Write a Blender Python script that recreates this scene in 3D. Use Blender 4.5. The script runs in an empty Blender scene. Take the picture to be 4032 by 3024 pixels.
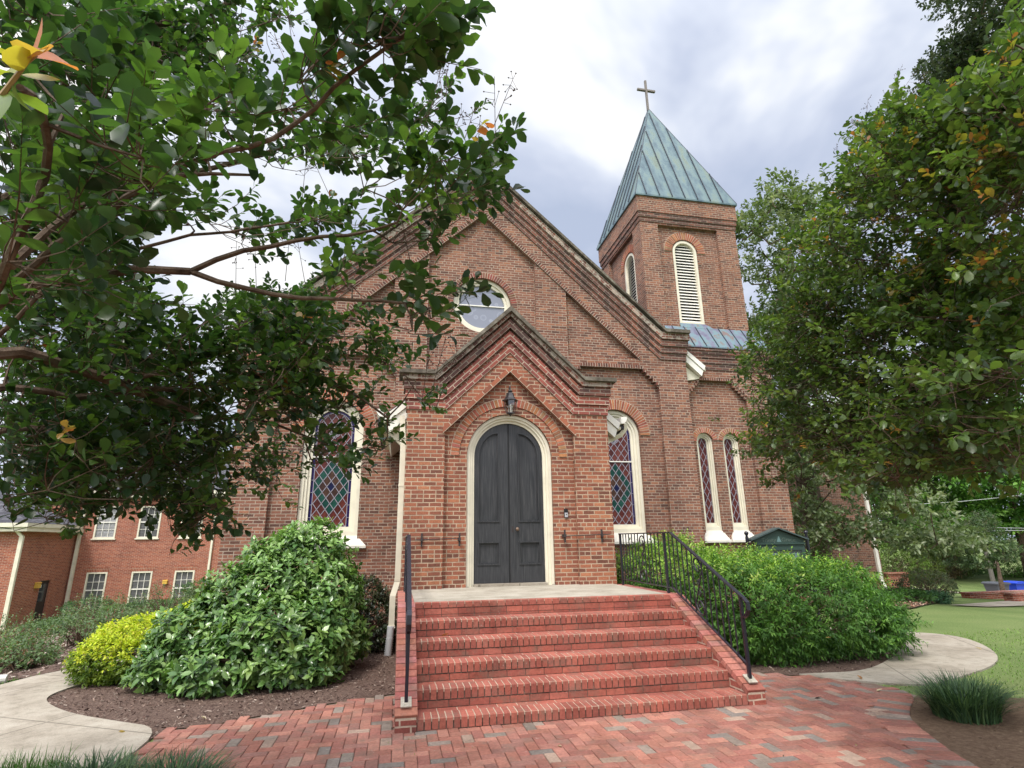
import bpy, bmesh, math, random
import numpy as np
from mathutils import Vector, Matrix
R = math.radians
rng = np.random.default_rng(7)
random.seed(7)
SC = bpy.context.scene
COL = SC.collection

# ------------------------------------------------------------------ camera
CAM = np.array([-1.9215, -5.7209, 1.6534]); YAW, PITCH, ROLL, FPX = 0.2024, 0.2801, -0.0140, 2167.15
_cy, _sy, _cp, _sp, _cr, _sr = math.cos(YAW), math.sin(YAW), math.cos(PITCH), math.sin(PITCH), math.cos(ROLL), math.sin(ROLL)
_f = np.array([_sy * _cp, _cy * _cp, _sp]); _r0 = np.array([_cy, -_sy, 0.0]); _u0 = np.cross(_r0, _f)
_r = _cr * _r0 + _sr * _u0; _u = -_sr * _r0 + _cr * _u0
cam = bpy.data.objects.new('camera', bpy.data.cameras.new('camera')); COL.objects.link(cam)
cam.data.sensor_width = 36; cam.data.lens = FPX / 4032 * 36; cam.data.clip_start = 0.05; cam.data.clip_end = 3000
cam.matrix_world = Matrix(((_r[0], _u[0], -_f[0], CAM[0]), (_r[1], _u[1], -_f[1], CAM[1]), (_r[2], _u[2], -_f[2], CAM[2]), (0, 0, 0, 1)))
SC.camera = cam

# ------------------------------------------------------------------ sky, sun, exposure
SUN_EL, SUN_AZ = R(58), R(215)          # azimuth from +Y towards +X: behind the camera's left shoulder
sdir = Vector((math.sin(SUN_AZ) * math.cos(SUN_EL), math.cos(SUN_AZ) * math.cos(SUN_EL), math.sin(SUN_EL)))
w = bpy.data.worlds.new('World'); SC.world = w; w.use_nodes = True
nt = w.node_tree; nt.nodes.clear()
def wn(t, **k):
    n = nt.nodes.new(t)
    for a, b in k.items(): setattr(n, a, b)
    return n
out = wn('ShaderNodeOutputWorld'); bg = wn('ShaderNodeBackground'); nt.links.new(bg.outputs[0], out.inputs[0])
bg.inputs[1].default_value = 0.1
sky = wn('ShaderNodeTexSky', sky_type='NISHITA', sun_disc=False); sky.sun_elevation = SUN_EL; sky.sun_rotation = SUN_AZ
sky.air_density = 1.2; sky.dust_density = 2.5
tc = wn('ShaderNodeTexCoord'); sep = wn('ShaderNodeSeparateXYZ'); nt.links.new(tc.outputs['Generated'], sep.inputs[0])
za = wn('ShaderNodeMath', operation='ADD'); za.inputs[1].default_value = 0.45; nt.links.new(sep.outputs[2], za.inputs[0])
zm = wn('ShaderNodeMath', operation='MAXIMUM'); zm.inputs[1].default_value = 0.08; nt.links.new(za.outputs[0], zm.inputs[0])
dx = wn('ShaderNodeMath', operation='DIVIDE'); nt.links.new(sep.outputs[0], dx.inputs[0]); nt.links.new(zm.outputs[0], dx.inputs[1])
dy = wn('ShaderNodeMath', operation='DIVIDE'); nt.links.new(sep.outputs[1], dy.inputs[0]); nt.links.new(zm.outputs[0], dy.inputs[1])
cmb = wn('ShaderNodeCombineXYZ'); nt.links.new(dx.outputs[0], cmb.inputs[0]); nt.links.new(dy.outputs[0], cmb.inputs[1]); cmb.inputs[2].default_value = 8.5
n1 = wn('ShaderNodeTexNoise'); n1.inputs['Scale'].default_value = 2.1; n1.inputs['Detail'].default_value = 5; n1.inputs['Roughness'].default_value = 0.54; n1.inputs['Distortion'].default_value = 0.35
nt.links.new(cmb.outputs[0], n1.inputs['Vector'])
ramp = wn('ShaderNodeValToRGB'); e = ramp.color_ramp.elements
e[0].position = 0.36; e[0].color = (0.47, 0.54, 0.70, 1)
e[1].position = 0.63; e[1].color = (1.0, 1.0, 1.0, 1)
for p, c in ((0.46, (0.57, 0.63, 0.78, 1)), (0.52, (0.70, 0.755, 0.88, 1)), (0.575, (0.90, 0.93, 0.98, 1))):
    q = e.new(p); q.color = c
nt.links.new(n1.outputs[0], ramp.inputs[0])
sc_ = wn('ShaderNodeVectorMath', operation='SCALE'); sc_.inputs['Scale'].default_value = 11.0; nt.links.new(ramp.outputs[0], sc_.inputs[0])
# glow added to cloud round the sun, behind the camera, to brighten the scene
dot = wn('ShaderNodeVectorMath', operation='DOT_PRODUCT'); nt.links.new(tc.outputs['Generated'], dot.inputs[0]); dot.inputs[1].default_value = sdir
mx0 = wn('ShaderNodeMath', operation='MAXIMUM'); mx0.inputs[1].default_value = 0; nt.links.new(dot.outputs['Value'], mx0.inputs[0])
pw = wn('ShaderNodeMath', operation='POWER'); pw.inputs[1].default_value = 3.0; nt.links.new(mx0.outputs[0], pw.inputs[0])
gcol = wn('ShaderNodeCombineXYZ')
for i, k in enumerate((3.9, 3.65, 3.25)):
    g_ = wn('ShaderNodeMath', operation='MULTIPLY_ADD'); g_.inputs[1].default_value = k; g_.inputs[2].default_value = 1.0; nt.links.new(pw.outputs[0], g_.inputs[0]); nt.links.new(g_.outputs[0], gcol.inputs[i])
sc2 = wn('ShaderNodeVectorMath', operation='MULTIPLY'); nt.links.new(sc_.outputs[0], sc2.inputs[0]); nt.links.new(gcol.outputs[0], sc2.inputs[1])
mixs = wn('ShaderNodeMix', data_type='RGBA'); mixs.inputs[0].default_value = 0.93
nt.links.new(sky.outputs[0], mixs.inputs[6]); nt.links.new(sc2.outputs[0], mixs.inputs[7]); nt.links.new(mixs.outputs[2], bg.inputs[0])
sun = bpy.data.objects.new('sun', bpy.data.lights.new('sun', 'SUN')); COL.objects.link(sun)
sun.data.energy = 2.8; sun.data.angle = R(10); sun.data.color = (1, 0.96, 0.9)
sun.rotation_euler = sdir.to_track_quat('Z', 'Y').to_euler()
SC.view_settings.view_transform = 'Standard'; SC.view_settings.look = 'None'; SC.view_settings.gamma = 1
SC.view_settings.exposure = 0.03
SC.cycles.max_bounces = 6; SC.cycles.transparent_max_bounces = 8; SC.cycles.caustics_reflective = False; SC.cycles.caustics_refractive = False

# ------------------------------------------------------------------ picture point -> world point (points measured on the 2212 px wide photo)
S = 4032 / 2212
def ray(px, py):
    d = _f + _r * ((px * S - 2016) / FPX) - _u * ((py * S - 1512) / FPX)
    return d
def at(px, py, ax, val):
    d = ray(px, py); t = (val - CAM[ax]) / d[ax]; return CAM + t * d
def far(px, py, dist):
    d = ray(px, py); return CAM + d / np.linalg.norm(d) * dist
def far_n(P, D):
    P = np.asarray(P, float); d = _f + _r * ((P[:, :1] * S - 2016) / FPX) - _u * ((P[:, 1:2] * S - 1512) / FPX)
    return CAM + d / np.linalg.norm(d, axis=1, keepdims=True) * np.asarray(D)[:, None]
def topix(P):
    d = np.asarray(P) - CAM; z = d @ _f
    return np.stack([(2016 + FPX * (d @ _r) / z) / S, (1512 - FPX * (d @ _u) / z) / S], -1)

# ------------------------------------------------------------------ object helpers
def base_of(name): return bpy.data.objects.new(name, None)
def thing(name, loc, label, cat, group=None):
    o = base_of(name); COL.objects.link(o); o.location = loc; o.empty_display_size = 0.2
    o['label'] = label; o['category'] = cat
    if group: o['group'] = group
    return o
def tag(o, label=None, cat=None, group=None, kind=None):
    if label: o['label'] = label
    if cat: o['category'] = cat
    if group: o['group'] = group
    if kind: o['kind'] = kind
    return o
def link(o, parent):
    COL.objects.link(o)
    if parent is not None:
        o.parent = parent
        if parent.type == 'EMPTY': o.matrix_parent_inverse = Matrix.Translation(-Vector(parent.location))
    return o
def boxuv(me):
    n = len(me.loops); uv = me.uv_layers.new(name='UVMap')
    vi = np.empty(n, np.int32); me.loops.foreach_get('vertex_index', vi)
    co = np.empty(len(me.vertices) * 3, np.float32); me.vertices.foreach_get('co', co); co = co.reshape(-1, 3)
    nr = np.empty(len(me.polygons) * 3, np.float32); me.polygons.foreach_get('normal', nr); nr = np.abs(nr.reshape(-1, 3))
    tot = np.empty(len(me.polygons), np.int32); me.polygons.foreach_get('loop_total', tot)
    st = np.empty(len(me.polygons), np.int32); me.polygons.foreach_get('loop_start', st)
    pn = np.empty((n, 3), np.float32)
    order = np.argsort(st); pn = np.repeat(nr[order], tot[order], axis=0)
    P = co[vi]; U = P[:, 0].copy(); V = P[:, 2].copy()
    top = (pn[:, 2] >= pn[:, 0]) & (pn[:, 2] >= pn[:, 1]); side = (~top) & (pn[:, 0] > pn[:, 1])
    V[top] = P[top, 1]; U[side] = P[side, 1]
    uv.data.foreach_set('uv', np.stack([U, V], -1).astype(np.float32).ravel())
def mesh_obj(name, V, F, mat, parent=None, uv=None, col=None, smooth=False):
    me = bpy.data.meshes.new(name)
    me.from_pydata([tuple(map(float, v)) for v in V], [], F); me.update()
    me.materials.append(mat)
    if uv is not None:
        l = me.uv_layers.new(name='UVMap'); l.data.foreach_set('uv', np.asarray(uv, np.float32).ravel())
    else: boxuv(me)
    if col is not None:
        a = me.color_attributes.new('Col', 'FLOAT_COLOR', 'POINT'); c = np.ones((len(V), 4), np.float32); c[:, :3] = np.asarray(col)[:, :3]
        a.data.foreach_set('color', c.ravel())
    if smooth: me.polygons.foreach_set('use_smooth', [True] * len(me.polygons))
    return link(bpy.data.objects.new(name, me), parent)
class MB:
    """collects shapes that become ONE mesh"""
    def __init__(s): s.V = []; s.F = []; s.C = []; s.UV = []; s.hasuv = False
    def add(s, V, F, col=None, uv=None):
        o = len(s.V); s.V += [tuple(v) for v in V]; s.F += [tuple(i + o for i in f) for f in F]
        s.C += [col if col is not None else (1, 1, 1)] * len(V)
        if uv is not None: s.UV += uv; s.hasuv = True
        return s
    def box(s, lo, hi, col=None, ch=0.0):
        x0, y0, z0 = lo; x1, y1, z1 = hi
        return s.add([(x0, y0, z0), (x1, y0, z0), (x1, y1, z0), (x0, y1, z0), (x0, y0, z1), (x1, y0, z1), (x1, y1, z1), (x0, y1, z1)],
                     [(0, 3, 2, 1), (4, 5, 6, 7), (0, 1, 5, 4), (1, 2, 6, 5), (2, 3, 7, 6), (3, 0, 4, 7)], col)
    def obox(s, c, ax, ay, az, col=None):
        """oriented box: centre and three half-extent vectors"""
        c, ax, ay, az = map(np.asarray, (c, ax, ay, az)); V = []
        for k in (-1, 1):
            for i, j in ((-1, -1), (1, -1), (1, 1), (-1, 1)): V.append(c + i * ax + j * ay + k * az)
        return s.add(V, [(0, 3, 2, 1), (4, 5, 6, 7), (0, 1, 5, 4), (1, 2, 6, 5), (2, 3, 7, 6), (3, 0, 4, 7)], col)
    def prism(s, poly, d, col=None):
        """poly: planar 3-D points, extruded by vector d"""
        n = len(poly); P = [np.asarray(p, float) for p in poly]; d = np.asarray(d, float)
        nn = sum((np.cross(P[i], P[(i + 1) % n]) for i in range(n)), np.zeros(3))
        if nn @ d > 0: P = P[::-1]
        V = P + [p + d for p in P]
        F = [tuple(range(n)), tuple(range(2 * n - 1, n - 1, -1))] + [(i, i + n, (i + 1) % n + n, (i + 1) % n) for i in range(n)]
        return s.add(V, F, col)
    def tube(s, pts, rad, n=6, col=None, cap=True):
        pts = [np.asarray(p, float) for p in pts]; rad = rad if hasattr(rad, '__len__') else [rad] * len(pts)
        V = []; up = None
        for i, p in enumerate(pts):
            t = pts[min(i + 1, len(pts) - 1)] - pts[max(i - 1, 0)]; t = t / (np.linalg.norm(t) + 1e-9)
            if up is None:
                a = np.array([0, 0, 1.0]) if abs(t[2]) < .9 else np.array([1.0, 0, 0])
            else: a = up
            x = np.cross(t, a); x /= np.linalg.norm(x) + 1e-9; y = np.cross(x, t); up = y
            for k in range(n):
                an = 2 * math.pi * (k + .5) / n; V.append(p + rad[i] * (math.cos(an) * x + math.sin(an) * y))
        F = []
        for i in range(len(pts) - 1):
            for k in range(n): F.append((i * n + k, i * n + (k + 1) % n, (i + 1) * n + (k + 1) % n, (i + 1) * n + k))
        if cap: F += [tuple(range(n - 1, -1, -1)), tuple(range((len(pts) - 1) * n, len(pts) * n))]
        return s.add(V, F, col)
    def lathe(s, c, prof, n=16, col=None):
        V = []; c = np.asarray(c, float)
        for r_, z in prof:
            for k in range(n):
                a = 2 * math.pi * k / n; V.append(c + np.array([r_ * math.cos(a), r_ * math.sin(a), z]))
        F = [tuple(range(n - 1, -1, -1)), tuple(range((len(prof) - 1) * n, len(prof) * n))]
        for i in range(len(prof) - 1):
            for k in range(n): F.append((i * n + k, i * n + (k + 1) % n, (i + 1) * n + (k + 1) % n, (i + 1) * n + k))
        return s.add(V, F, col)
    def build(s, name, mat, parent=None, smooth=False, usecol=False):
        return mesh_obj(name, s.V, s.F, mat, parent, uv=s.UV if s.hasuv else None, col=s.C if usecol else None, smooth=smooth)
# planar shapes with holes, extruded; frame = origin, U, V (out of the wall = U x V)
def curve_fill(outline, holes, h):
    cu = bpy.data.curves.new('tmp', 'CURVE'); cu.dimensions = '2D'; cu.fill_mode = 'BOTH'; cu.extrude = h
    for poly in [outline] + list(holes):
        sp = cu.splines.new('POLY'); sp.points.add(len(poly) - 1); sp.use_cyclic_u = True
        for p, q in zip(sp.points, poly): p.co = (q[0], q[1], 0, 1)
    o = bpy.data.objects.new('tmp', cu); COL.objects.link(o)
    me = bpy.data.meshes.new_from_object(o.evaluated_get(bpy.context.evaluated_depsgraph_get()))
    V = [tuple(v.co) for v in me.vertices]; F = [tuple(p.vertices) for p in me.polygons]
    bpy.data.objects.remove(o); bpy.data.curves.remove(cu); bpy.data.meshes.remove(me)
    return V, F
def slab(mb, fr, outline, holes, w0, w1, col=None):
    O, U, Vv = map(lambda a: np.asarray(a, float), fr); N = np.cross(U, Vv)
    V, F = curve_fill(outline, holes, (w1 - w0) / 2); wm = (w0 + w1) / 2
    return mb.add([O + v[0] * U + v[1] * Vv + (v[2] + wm) * N for v in V], F, col)
def FR(Y): return ((0, Y, 0), (1, 0, 0), (0, 0, 1))
def FL(X): return ((X, 0, 0), (0, -1, 0), (0, 0, 1))     # faces -X, u = -y
def FRX(X): return ((X, 0, 0), (0, 1, 0), (0, 0, 1))     # faces +X, u = y
def arch(cx, hw, zb, zs, n=20):
    return [(cx - hw, zb), (cx + hw, zb)] + [(cx + hw * math.cos(math.pi * i / n), zs + hw * math.sin(math.pi * i / n)) for i in range(n + 1)]
def circ(cx, cz, r_, n=40): return [(cx + r_ * math.cos(2 * math.pi * i / n), cz + r_ * math.sin(2 * math.pi * i / n)) for i in range(n)]

# ------------------------------------------------------------------ materials
class NT:
    def __init__(s, name):
        s.m = bpy.data.materials.new(name); s.m.use_nodes = True; s.t = s.m.node_tree; s.t.nodes.clear()
        s.out = s.n('ShaderNodeOutputMaterial')
    def n(s, t, ins=None, **k):
        x = s.t.nodes.new(t)
        for a, b in k.items(): setattr(x, a, b)
        for a, b in (ins or {}).items(): s.set(x, a, b)
        return x
    def set(s, x, a, b):
        if hasattr(b, 'is_linked') or isinstance(b, bpy.types.NodeSocket): s.t.links.new(b, x.inputs[a])
        else: x.inputs[a].default_value = b
    def noise(s, vec, scale, detail=3, rough=.55):
        x = s.n('ShaderNodeTexNoise', {'Scale': scale, 'Detail': detail, 'Roughness': rough})
        if vec is not None: s.t.links.new(vec, x.inputs['Vector'])
        return x.outputs[0]
    def ramp(s, fac, stops, interp='LINEAR'):
        x = s.n('ShaderNodeValToRGB'); x.color_ramp.interpolation = interp; el = x.color_ramp.elements
        while len(el) > 1: el.remove(el[-1])
        el[0].position = stops[0][0]; el[0].color = (*stops[0][1], 1)
        for p, c in stops[1:]:
            q = el.new(p); q.color = (*c, 1)
        s.t.links.new(fac, x.inputs[0]); return x.outputs[0]
    def mix(s, a, b, fac, mode='MIX'):
        x = s.n('ShaderNodeMix', data_type='RGBA', blend_type=mode)
        s.set(x, 0, fac); s.set(x, 6, a if not isinstance(a, tuple) else (*a, 1)); s.set(x, 7, b if not isinstance(b, tuple) else (*b, 1)); return x.outputs[2]
    def math(s, op, a, b=0.0, c=0.0):
        x = s.n('ShaderNodeMath', operation=op); s.set(x, 0, a); s.set(x, 1, b); s.set(x, 2, c); return x.outputs[0]
    def bump(s, h, dist=.005, strength=.6):
        x = s.n('ShaderNodeBump', {'Strength': strength, 'Distance': dist}); s.t.links.new(h, x.inputs['Height']); return x.outputs[0]
    def bsdf(s, col, rough=.7, spec=.4, metal=0., normal=None, coat=0., trans=0.):
        x = s.n('ShaderNodeBsdfPrincipled'); s.set(x, 'Base Color', (*col, 1) if isinstance(col, tuple) else col)
        s.set(x, 'Roughness', rough); s.set(x, 'Specular IOR Level', spec); s.set(x, 'Metallic', metal); s.set(x, 'Coat Weight', coat); s.set(x, 'Transmission Weight', trans)
        if normal is not None: s.t.links.new(normal, x.inputs['Normal'])
        return x.outputs[0]
    def done(s, sh): s.t.links.new(sh, s.out.inputs[0]); return s.m
    def obj(s): return s.n('ShaderNodeTexCoord').outputs['Object']
    def pos(s): return s.n('ShaderNodeNewGeometry').outputs['Position']
    def uv(s): return s.n('ShaderNodeTexCoord').outputs['UV']
    def attr(s, nm='Col'): return s.n('ShaderNodeAttribute', attribute_name=nm).outputs['Color']
def brick_mat(name, stops, mortar, bw=.2032, bh=.0677, ms=.0082, off=.5, squash=1., sqf=2, stain=.5, worn=0., soot=0.):
    m = NT(name); uv = m.uv(); pos = m.pos()
    wob = m.n('ShaderNodeTexNoise', {'Scale': 9., 'Detail': 2.}); m.t.links.new(pos, wob.inputs['Vector'])
    wv = m.n('ShaderNodeVectorMath', {1: (.5, .5, .5)}, operation='SUBTRACT'); m.t.links.new(wob.outputs['Color'], wv.inputs[0])
    ws = m.n('ShaderNodeVectorMath', {'Scale': .010}, operation='SCALE'); m.t.links.new(wv.outputs[0], ws.inputs[0])
    va = m.n('ShaderNodeVectorMath', operation='ADD'); m.t.links.new(uv, va.inputs[0]); m.t.links.new(ws.outputs[0], va.inputs[1])
    b = m.n('ShaderNodeTexBrick', {'Scale': 1., 'Mortar Size': ms, 'Mortar Smooth': .15, 'Bias': 0., 'Brick Width': bw, 'Row Height': bh,
            'Color1': (0, 0, 0, 1), 'Color2': (1, 1, 1, 1), 'Mortar': (.5, .5, .5, 1)}, offset=off, squash=squash, squash_frequency=sqf)
    m.t.links.new(va.outputs[0], b.inputs['Vector'])
    col = m.ramp(b.outputs['Color'], stops)
    fine = m.noise(pos, 55, 4); big = m.noise(pos, .9, 4, .6); mid = m.noise(pos, 6, 4, .6)
    col = m.mix(col, m.ramp(fine, [(.3, (.72, .72, .72)), (.7, (1.22, 1.2, 1.18))]), .8, 'MULTIPLY')
    mo = m.mix(mortar, tuple(c * .7 for c in mortar), m.ramp(mid, [(.4, (0, 0, 0)), (.65, (1, 1, 1))]))
    col = m.mix(col, mo, b.outputs['Fac'])
    col = m.mix(col, m.ramp(big, [(.34, (.60, .58, .58)), (.5, (1, 1, 1)), (.72, (1.12, 1.08, 1.03))]), stain, 'MULTIPLY')
    smp = m.n('ShaderNodeMapping', {'Scale': (2.6, 2.6, .22)}); m.t.links.new(pos, smp.inputs['Vector'])
    col = m.mix(col, m.ramp(m.noise(smp.outputs[0], 1., 5, .65), [(.32, (.66, .64, .63)), (.47, (1, 1, 1)), (.62, (1, 1, 1)), (.78, (1.22, 1.2, 1.16))]), stain * 1.1 if stain * 1.1 < 1 else 1., 'MULTIPLY')
    if soot: col = m.mix(col, (.07, .06, .055), m.ramp(m.noise(pos, 2.2, 5, .65), [(.40, (0, 0, 0)), (.62, (soot,) * 3)]))
    if worn: col = m.mix(col, (.50, .46, .38), m.ramp(m.noise(pos, 7, 5, .7), [(.47, (0, 0, 0)), (.53, (worn,) * 3)]))
    spk = m.ramp(m.noise(pos, 26, 2, .5), [(.735, (0, 0, 0)), (.76, (1, 1, 1))])
    col = m.mix(col, (.62, .55, .48), m.math('MULTIPLY', spk, .55))
    hgt = m.math('ADD', m.math('MULTIPLY', b.outputs['Fac'], -1.), m.math('MULTIPLY', fine, .45))
    return m.done(m.bsdf(col, .88, .25, normal=m.bump(hgt, .006, .7)))
OLD = [(0, (.112, .057, .045)), (.2, (.165, .076, .056)), (.45, (.208, .092, .065)), (.7, (.242, .105, .071)), (.88, (.28, .122, .078)), (1, (.325, .148, .09))]
MORT = (.39, .31, .24)
M = {}
M['brick'] = brick_mat('old red brick', OLD, MORT, squash=.5, sqf=7)
M['brick_dark'] = brick_mat('sooty brick', [(0, (.07, .038, .034)), (.4, (.15, .062, .048)), (.75, (.21, .080, .058)), (1, (.27, .1, .065))], (.36, .29, .23), stain=.7, soot=.35)
M['brick_porch'] = brick_mat('porch brick', [(0, (.145, .062, .044)), (.3, (.225, .084, .056)), (.6, (.285, .104, .064)), (.85, (.335, .125, .072)), (1, (.385, .16, .088))], (.46, .345, .245), squash=.5, sqf=7, stain=.45)
M['brick_band'] = brick_mat('porch band brick', [(0, (.17, .06, .052)), (.5, (.27, .082, .064)), (1, (.34, .105, .072))], (.50, .39, .30), stain=.5)
M['brick_worn'] = brick_mat('worn lime-washed brick', [(0, (.13, .055, .045)), (.5, (.22, .08, .058)), (1, (.3, .1, .065))], (.5, .44, .36), stain=.6, worn=.55, soot=.5)
M['rowlock_dark'] = brick_mat('dark rowlock brick', [(0, (.08, .04, .035)), (.5, (.15, .062, .048)), (1, (.22, .08, .055))], (.46, .37, .29), bw=.0677, bh=.16, off=0)
M['rowlock'] = brick_mat('rowlock brick', [(0, (.22, .08, .055)), (.5, (.33, .11, .068)), (1, (.40, .14, .08))], (.52, .40, .29), bw=.2032, bh=.0677, off=0)
M['annex_brick'] = brick_mat('newer orange red brick', [(0, (.23, .062, .042)), (.5, (.315, .085, .052)), (1, (.37, .115, .066))], (.47, .33, .25), stain=.25)
def paint(name, col, rough=.5, dirt=.35, scale=3., spec=.4):
    m = NT(name); pos = m.pos(); a = m.noise(pos, scale, 5, .65)
    c = m.mix(col, tuple(k * .62 for k in col), m.ramp(a, [(.42, (0, 0, 0)), (.72, (dirt,) * 3)]))
    return m.done(m.bsdf(c, rough, spec, normal=m.bump(m.noise(pos, 60, 3), .002, .25)))
M['cream'] = paint('cream paint', (.72, .67, .54), .5, .45)
M['white'] = paint('white paint', (.80, .77, .70), .5, .3)
M['sill'] = paint('white sill stone', (.66, .63, .56), .65, .55)
M['door'] = None
def door_mat():
    m = NT('charcoal door paint'); pos = m.pos()
    st = m.n('ShaderNodeMapping', {'Scale': (22., 22., 1.2)}); m.t.links.new(pos, st.inputs['Vector'])
    g = m.noise(st.outputs[0], 2.2, 5, .65)
    c = m.ramp(g, [(.3, (.018, .019, .022)), (.5, (.031, .032, .036)), (.62, (.045, .045, .048)), (.78, (.085, .083, .08))])
    return m.done(m.bsdf(c, m.ramp(g, [(.3, (.32,) * 3), (.7, (.55,) * 3)]), .45, normal=m.bump(g, .003, .35)))
M['door'] = door_mat()
def stone_mat(name, c0, c1, c2, scale=5.):
    m = NT(name); pos = m.pos(); a = m.noise(pos, scale, 6, .7); f = m.noise(pos, 70, 3)
    c = m.ramp(a, [(.32, c0), (.5, c1), (.7, c2)]); c = m.mix(c, m.ramp(f, [(.3, (.75,) * 3), (.7, (1.2,) * 3)]), .7, 'MULTIPLY')
    return m.done(m.bsdf(c, .9, .2, normal=m.bump(m.math('ADD', a, m.math('MULTIPLY', f, .5)), .012, .6)))
M['coping'] = stone_mat('weathered coping', (.055, .046, .036), (.125, .108, .085), (.24, .215, .175))
def concrete_mat():
    m = NT('path concrete'); pos = m.pos(); a = m.noise(pos, 1.5, 6, .65); f = m.noise(pos, 90, 3); g = m.noise(pos, 7, 5, .7)
    c = m.ramp(a, [(.32, (.25, .215, .17)), (.5, (.335, .295, .24)), (.7, (.40, .36, .30))]); c = m.mix(c, m.ramp(f, [(.3, (.8,) * 3), (.7, (1.18,) * 3)]), .8, 'MULTIPLY'); c = m.mix(c, m.ramp(g, [(.36, (.74, .73, .71)), (.5, (1, 1, 1))]), .8, 'MULTIPLY')
    rot = m.n('ShaderNodeMapping', {'Rotation': (0, 0, .5)}); m.t.links.new(pos, rot.inputs['Vector'])
    b = m.n('ShaderNodeTexBrick', {'Scale': 1., 'Mortar Size': .012, 'Mortar Smooth': .4, 'Brick Width': 1.7, 'Row Height': 1.5}, offset=0); m.t.links.new(rot.outputs[0], b.inputs['Vector'])
    c = m.mix(c, (.13, .11, .085), m.math('MULTIPLY', b.outputs['Fac'], .75))
    v = m.n('ShaderNodeTexVoronoi', {'Scale': .55}, feature='DISTANCE_TO_EDGE'); wv = m.n('ShaderNodeTexNoise', {'Scale': 2.5, 'Detail': 4.}); m.t.links.new(pos, wv.inputs['Vector']); vm = m.n('ShaderNodeMix', {0: .25}, data_type='VECTOR'); m.t.links.new(pos, vm.inputs[4]); m.t.links.new(wv.outputs['Color'], vm.inputs[5]); m.t.links.new(vm.outputs[1], v.inputs['Vector'])
    c = m.mix(c, (.16, .14, .11), m.ramp(v.outputs['Distance'], [(.0, (.55,) * 3), (.006, (0, 0, 0))]))
    return m.done(m.bsdf(c, .9, .2, normal=m.bump(m.math('ADD', a, m.math('MULTIPLY', f, .5)), .008, .5)))
M['concrete'] = concrete_mat()
M['landing'] = stone_mat('landing slab', (.27, .24, .19), (.36, .325, .265), (.44, .40, .335), 2.5)
M['iron'] = paint('black wrought iron', (.018, .017, .026), .27, .3, 20., .5)
M['oldiron'] = paint('old dark iron', (.04, .032, .032), .7, .5, 20.)
M['bronze'] = paint('dark bronze', (.03, .026, .028), .35, .3, 20., .6)
M['black'] = paint('black and painted shade', (.010, .010, .011), .8, .1)  # plain black on wheels and housing, painted shade in gaps and louvres
def copper_mat(name, stops, streak=1.):
    m = NT(name); pos = m.pos(); mp = m.n('ShaderNodeMapping', {'Scale': (3.2, 3.2, .55)}); m.t.links.new(pos, mp.inputs['Vector'])
    a = m.noise(mp.outputs[0], 1.0, 5, .6); b = m.noise(pos, 5, 4, .65)
    v = m.math('ADD', m.math('MULTIPLY', a, .75), m.math('MULTIPLY', b, .25))
    return m.done(m.bsdf(m.ramp(v, stops), .55, .4, metal=.15, normal=m.bump(m.noise(pos, 3, 2), .01, .25)))
M['verdigris'] = copper_mat('verdigris copper', [(.34, (.070, .105, .135)), (.44, (.105, .160, .190)), (.53, (.145, .210, .225)), (.62, (.165, .215, .185)), (.72, (.125, .14, .12))])
M['copper'] = copper_mat('browned copper', [(.36, (.10, .095, .155)), (.46, (.16, .165, .23)), (.54, (.145, .24, .27)), (.62, (.19, .125, .115)), (.74, (.13, .20, .25))])
def seam_mat():
    return paint('dark seam', (.045, .055, .075), .6, .3)
M['seam'] = seam_mat()
M['glass_dark'] = NT('dark window glass'); M['glass_dark'] = M['glass_dark'].done(M['glass_dark'].bsdf((.03, .035, .04), .08, .6))
m = NT('round glass with painted sky'); _a = m.noise(m.pos(), 4, 3); _v = m.n('ShaderNodeTexVoronoi', {'Scale': 4.2}); m.t.links.new(m.pos(), _v.inputs['Vector'])
M['round_glass'] = m.done(m.bsdf(m.mix(m.ramp(_v.outputs['Distance'], [(.1, (.155, .165, .215)), (.3, (.25, .265, .33)), (.36, (.33, .345, .40)), (.4, (.20, .21, .26))]), (.21, .225, .28), .45), .16, .7))  # pale base colour stands in for the sky mirrored in the glass
m = NT('stained glass'); M['stained'] = m.done(m.bsdf(m.mix(m.attr(), m.ramp(m.noise(m.pos(), 12, 3), [(.3, (.6,) * 3), (.7, (1.35,) * 3)]),   .8, 'MULTIPLY'), .2, .22, normal=m.bump(m.noise(m.pos(), 9, 2), .006, .3)))
M['lead'] = paint('lead came', (.30, .28, .33), .5, .2)
def vcol(name, rough=.85, spec=.25, nsc=40, amt=.7, bump=.004, coat=0., grime=0.):
    m = NT(name); pos = m.pos(); f = m.noise(pos, nsc, 4, .6); g = m.noise(pos, 2.2, 4, .6)
    c = m.mix(m.attr(), m.ramp(f, [(.3, (.7,) * 3), (.7, (1.25,) * 3)]), amt, 'MULTIPLY')
    c = m.mix(c, m.ramp(g, [(.36, (.70, .68, .66)), (.52, (1, 1, 1)), (.7, (1.12, 1.1, 1.08))]), .75, 'MULTIPLY')
    if grime:
        c = m.mix(c, (.16, .125, .095), m.ramp(m.noise(pos, 5.5, 6, .72), [(.5, (0, 0, 0)), (.68, (grime,) * 3)])); c = m.mix(c, (.52, .46, .40), m.ramp(m.noise(pos, 13, 5, .75), [(.63, (0, 0, 0)), (.72, (grime * .8,) * 3)]))
    return m.done(m.bsdf(c, rough, spec, normal=m.bump(f, bump, .5)))
M['stepbrick'] = vcol('step brick', grime=.55); M['paver'] = vcol('paver brick', grime=.55); M['arch'] = vcol('arch brick')
M['jointsand'] = stone_mat('joint sand', (.13, .085, .066), (.20, .14, .11), (.27, .21, .17), 6.)
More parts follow.
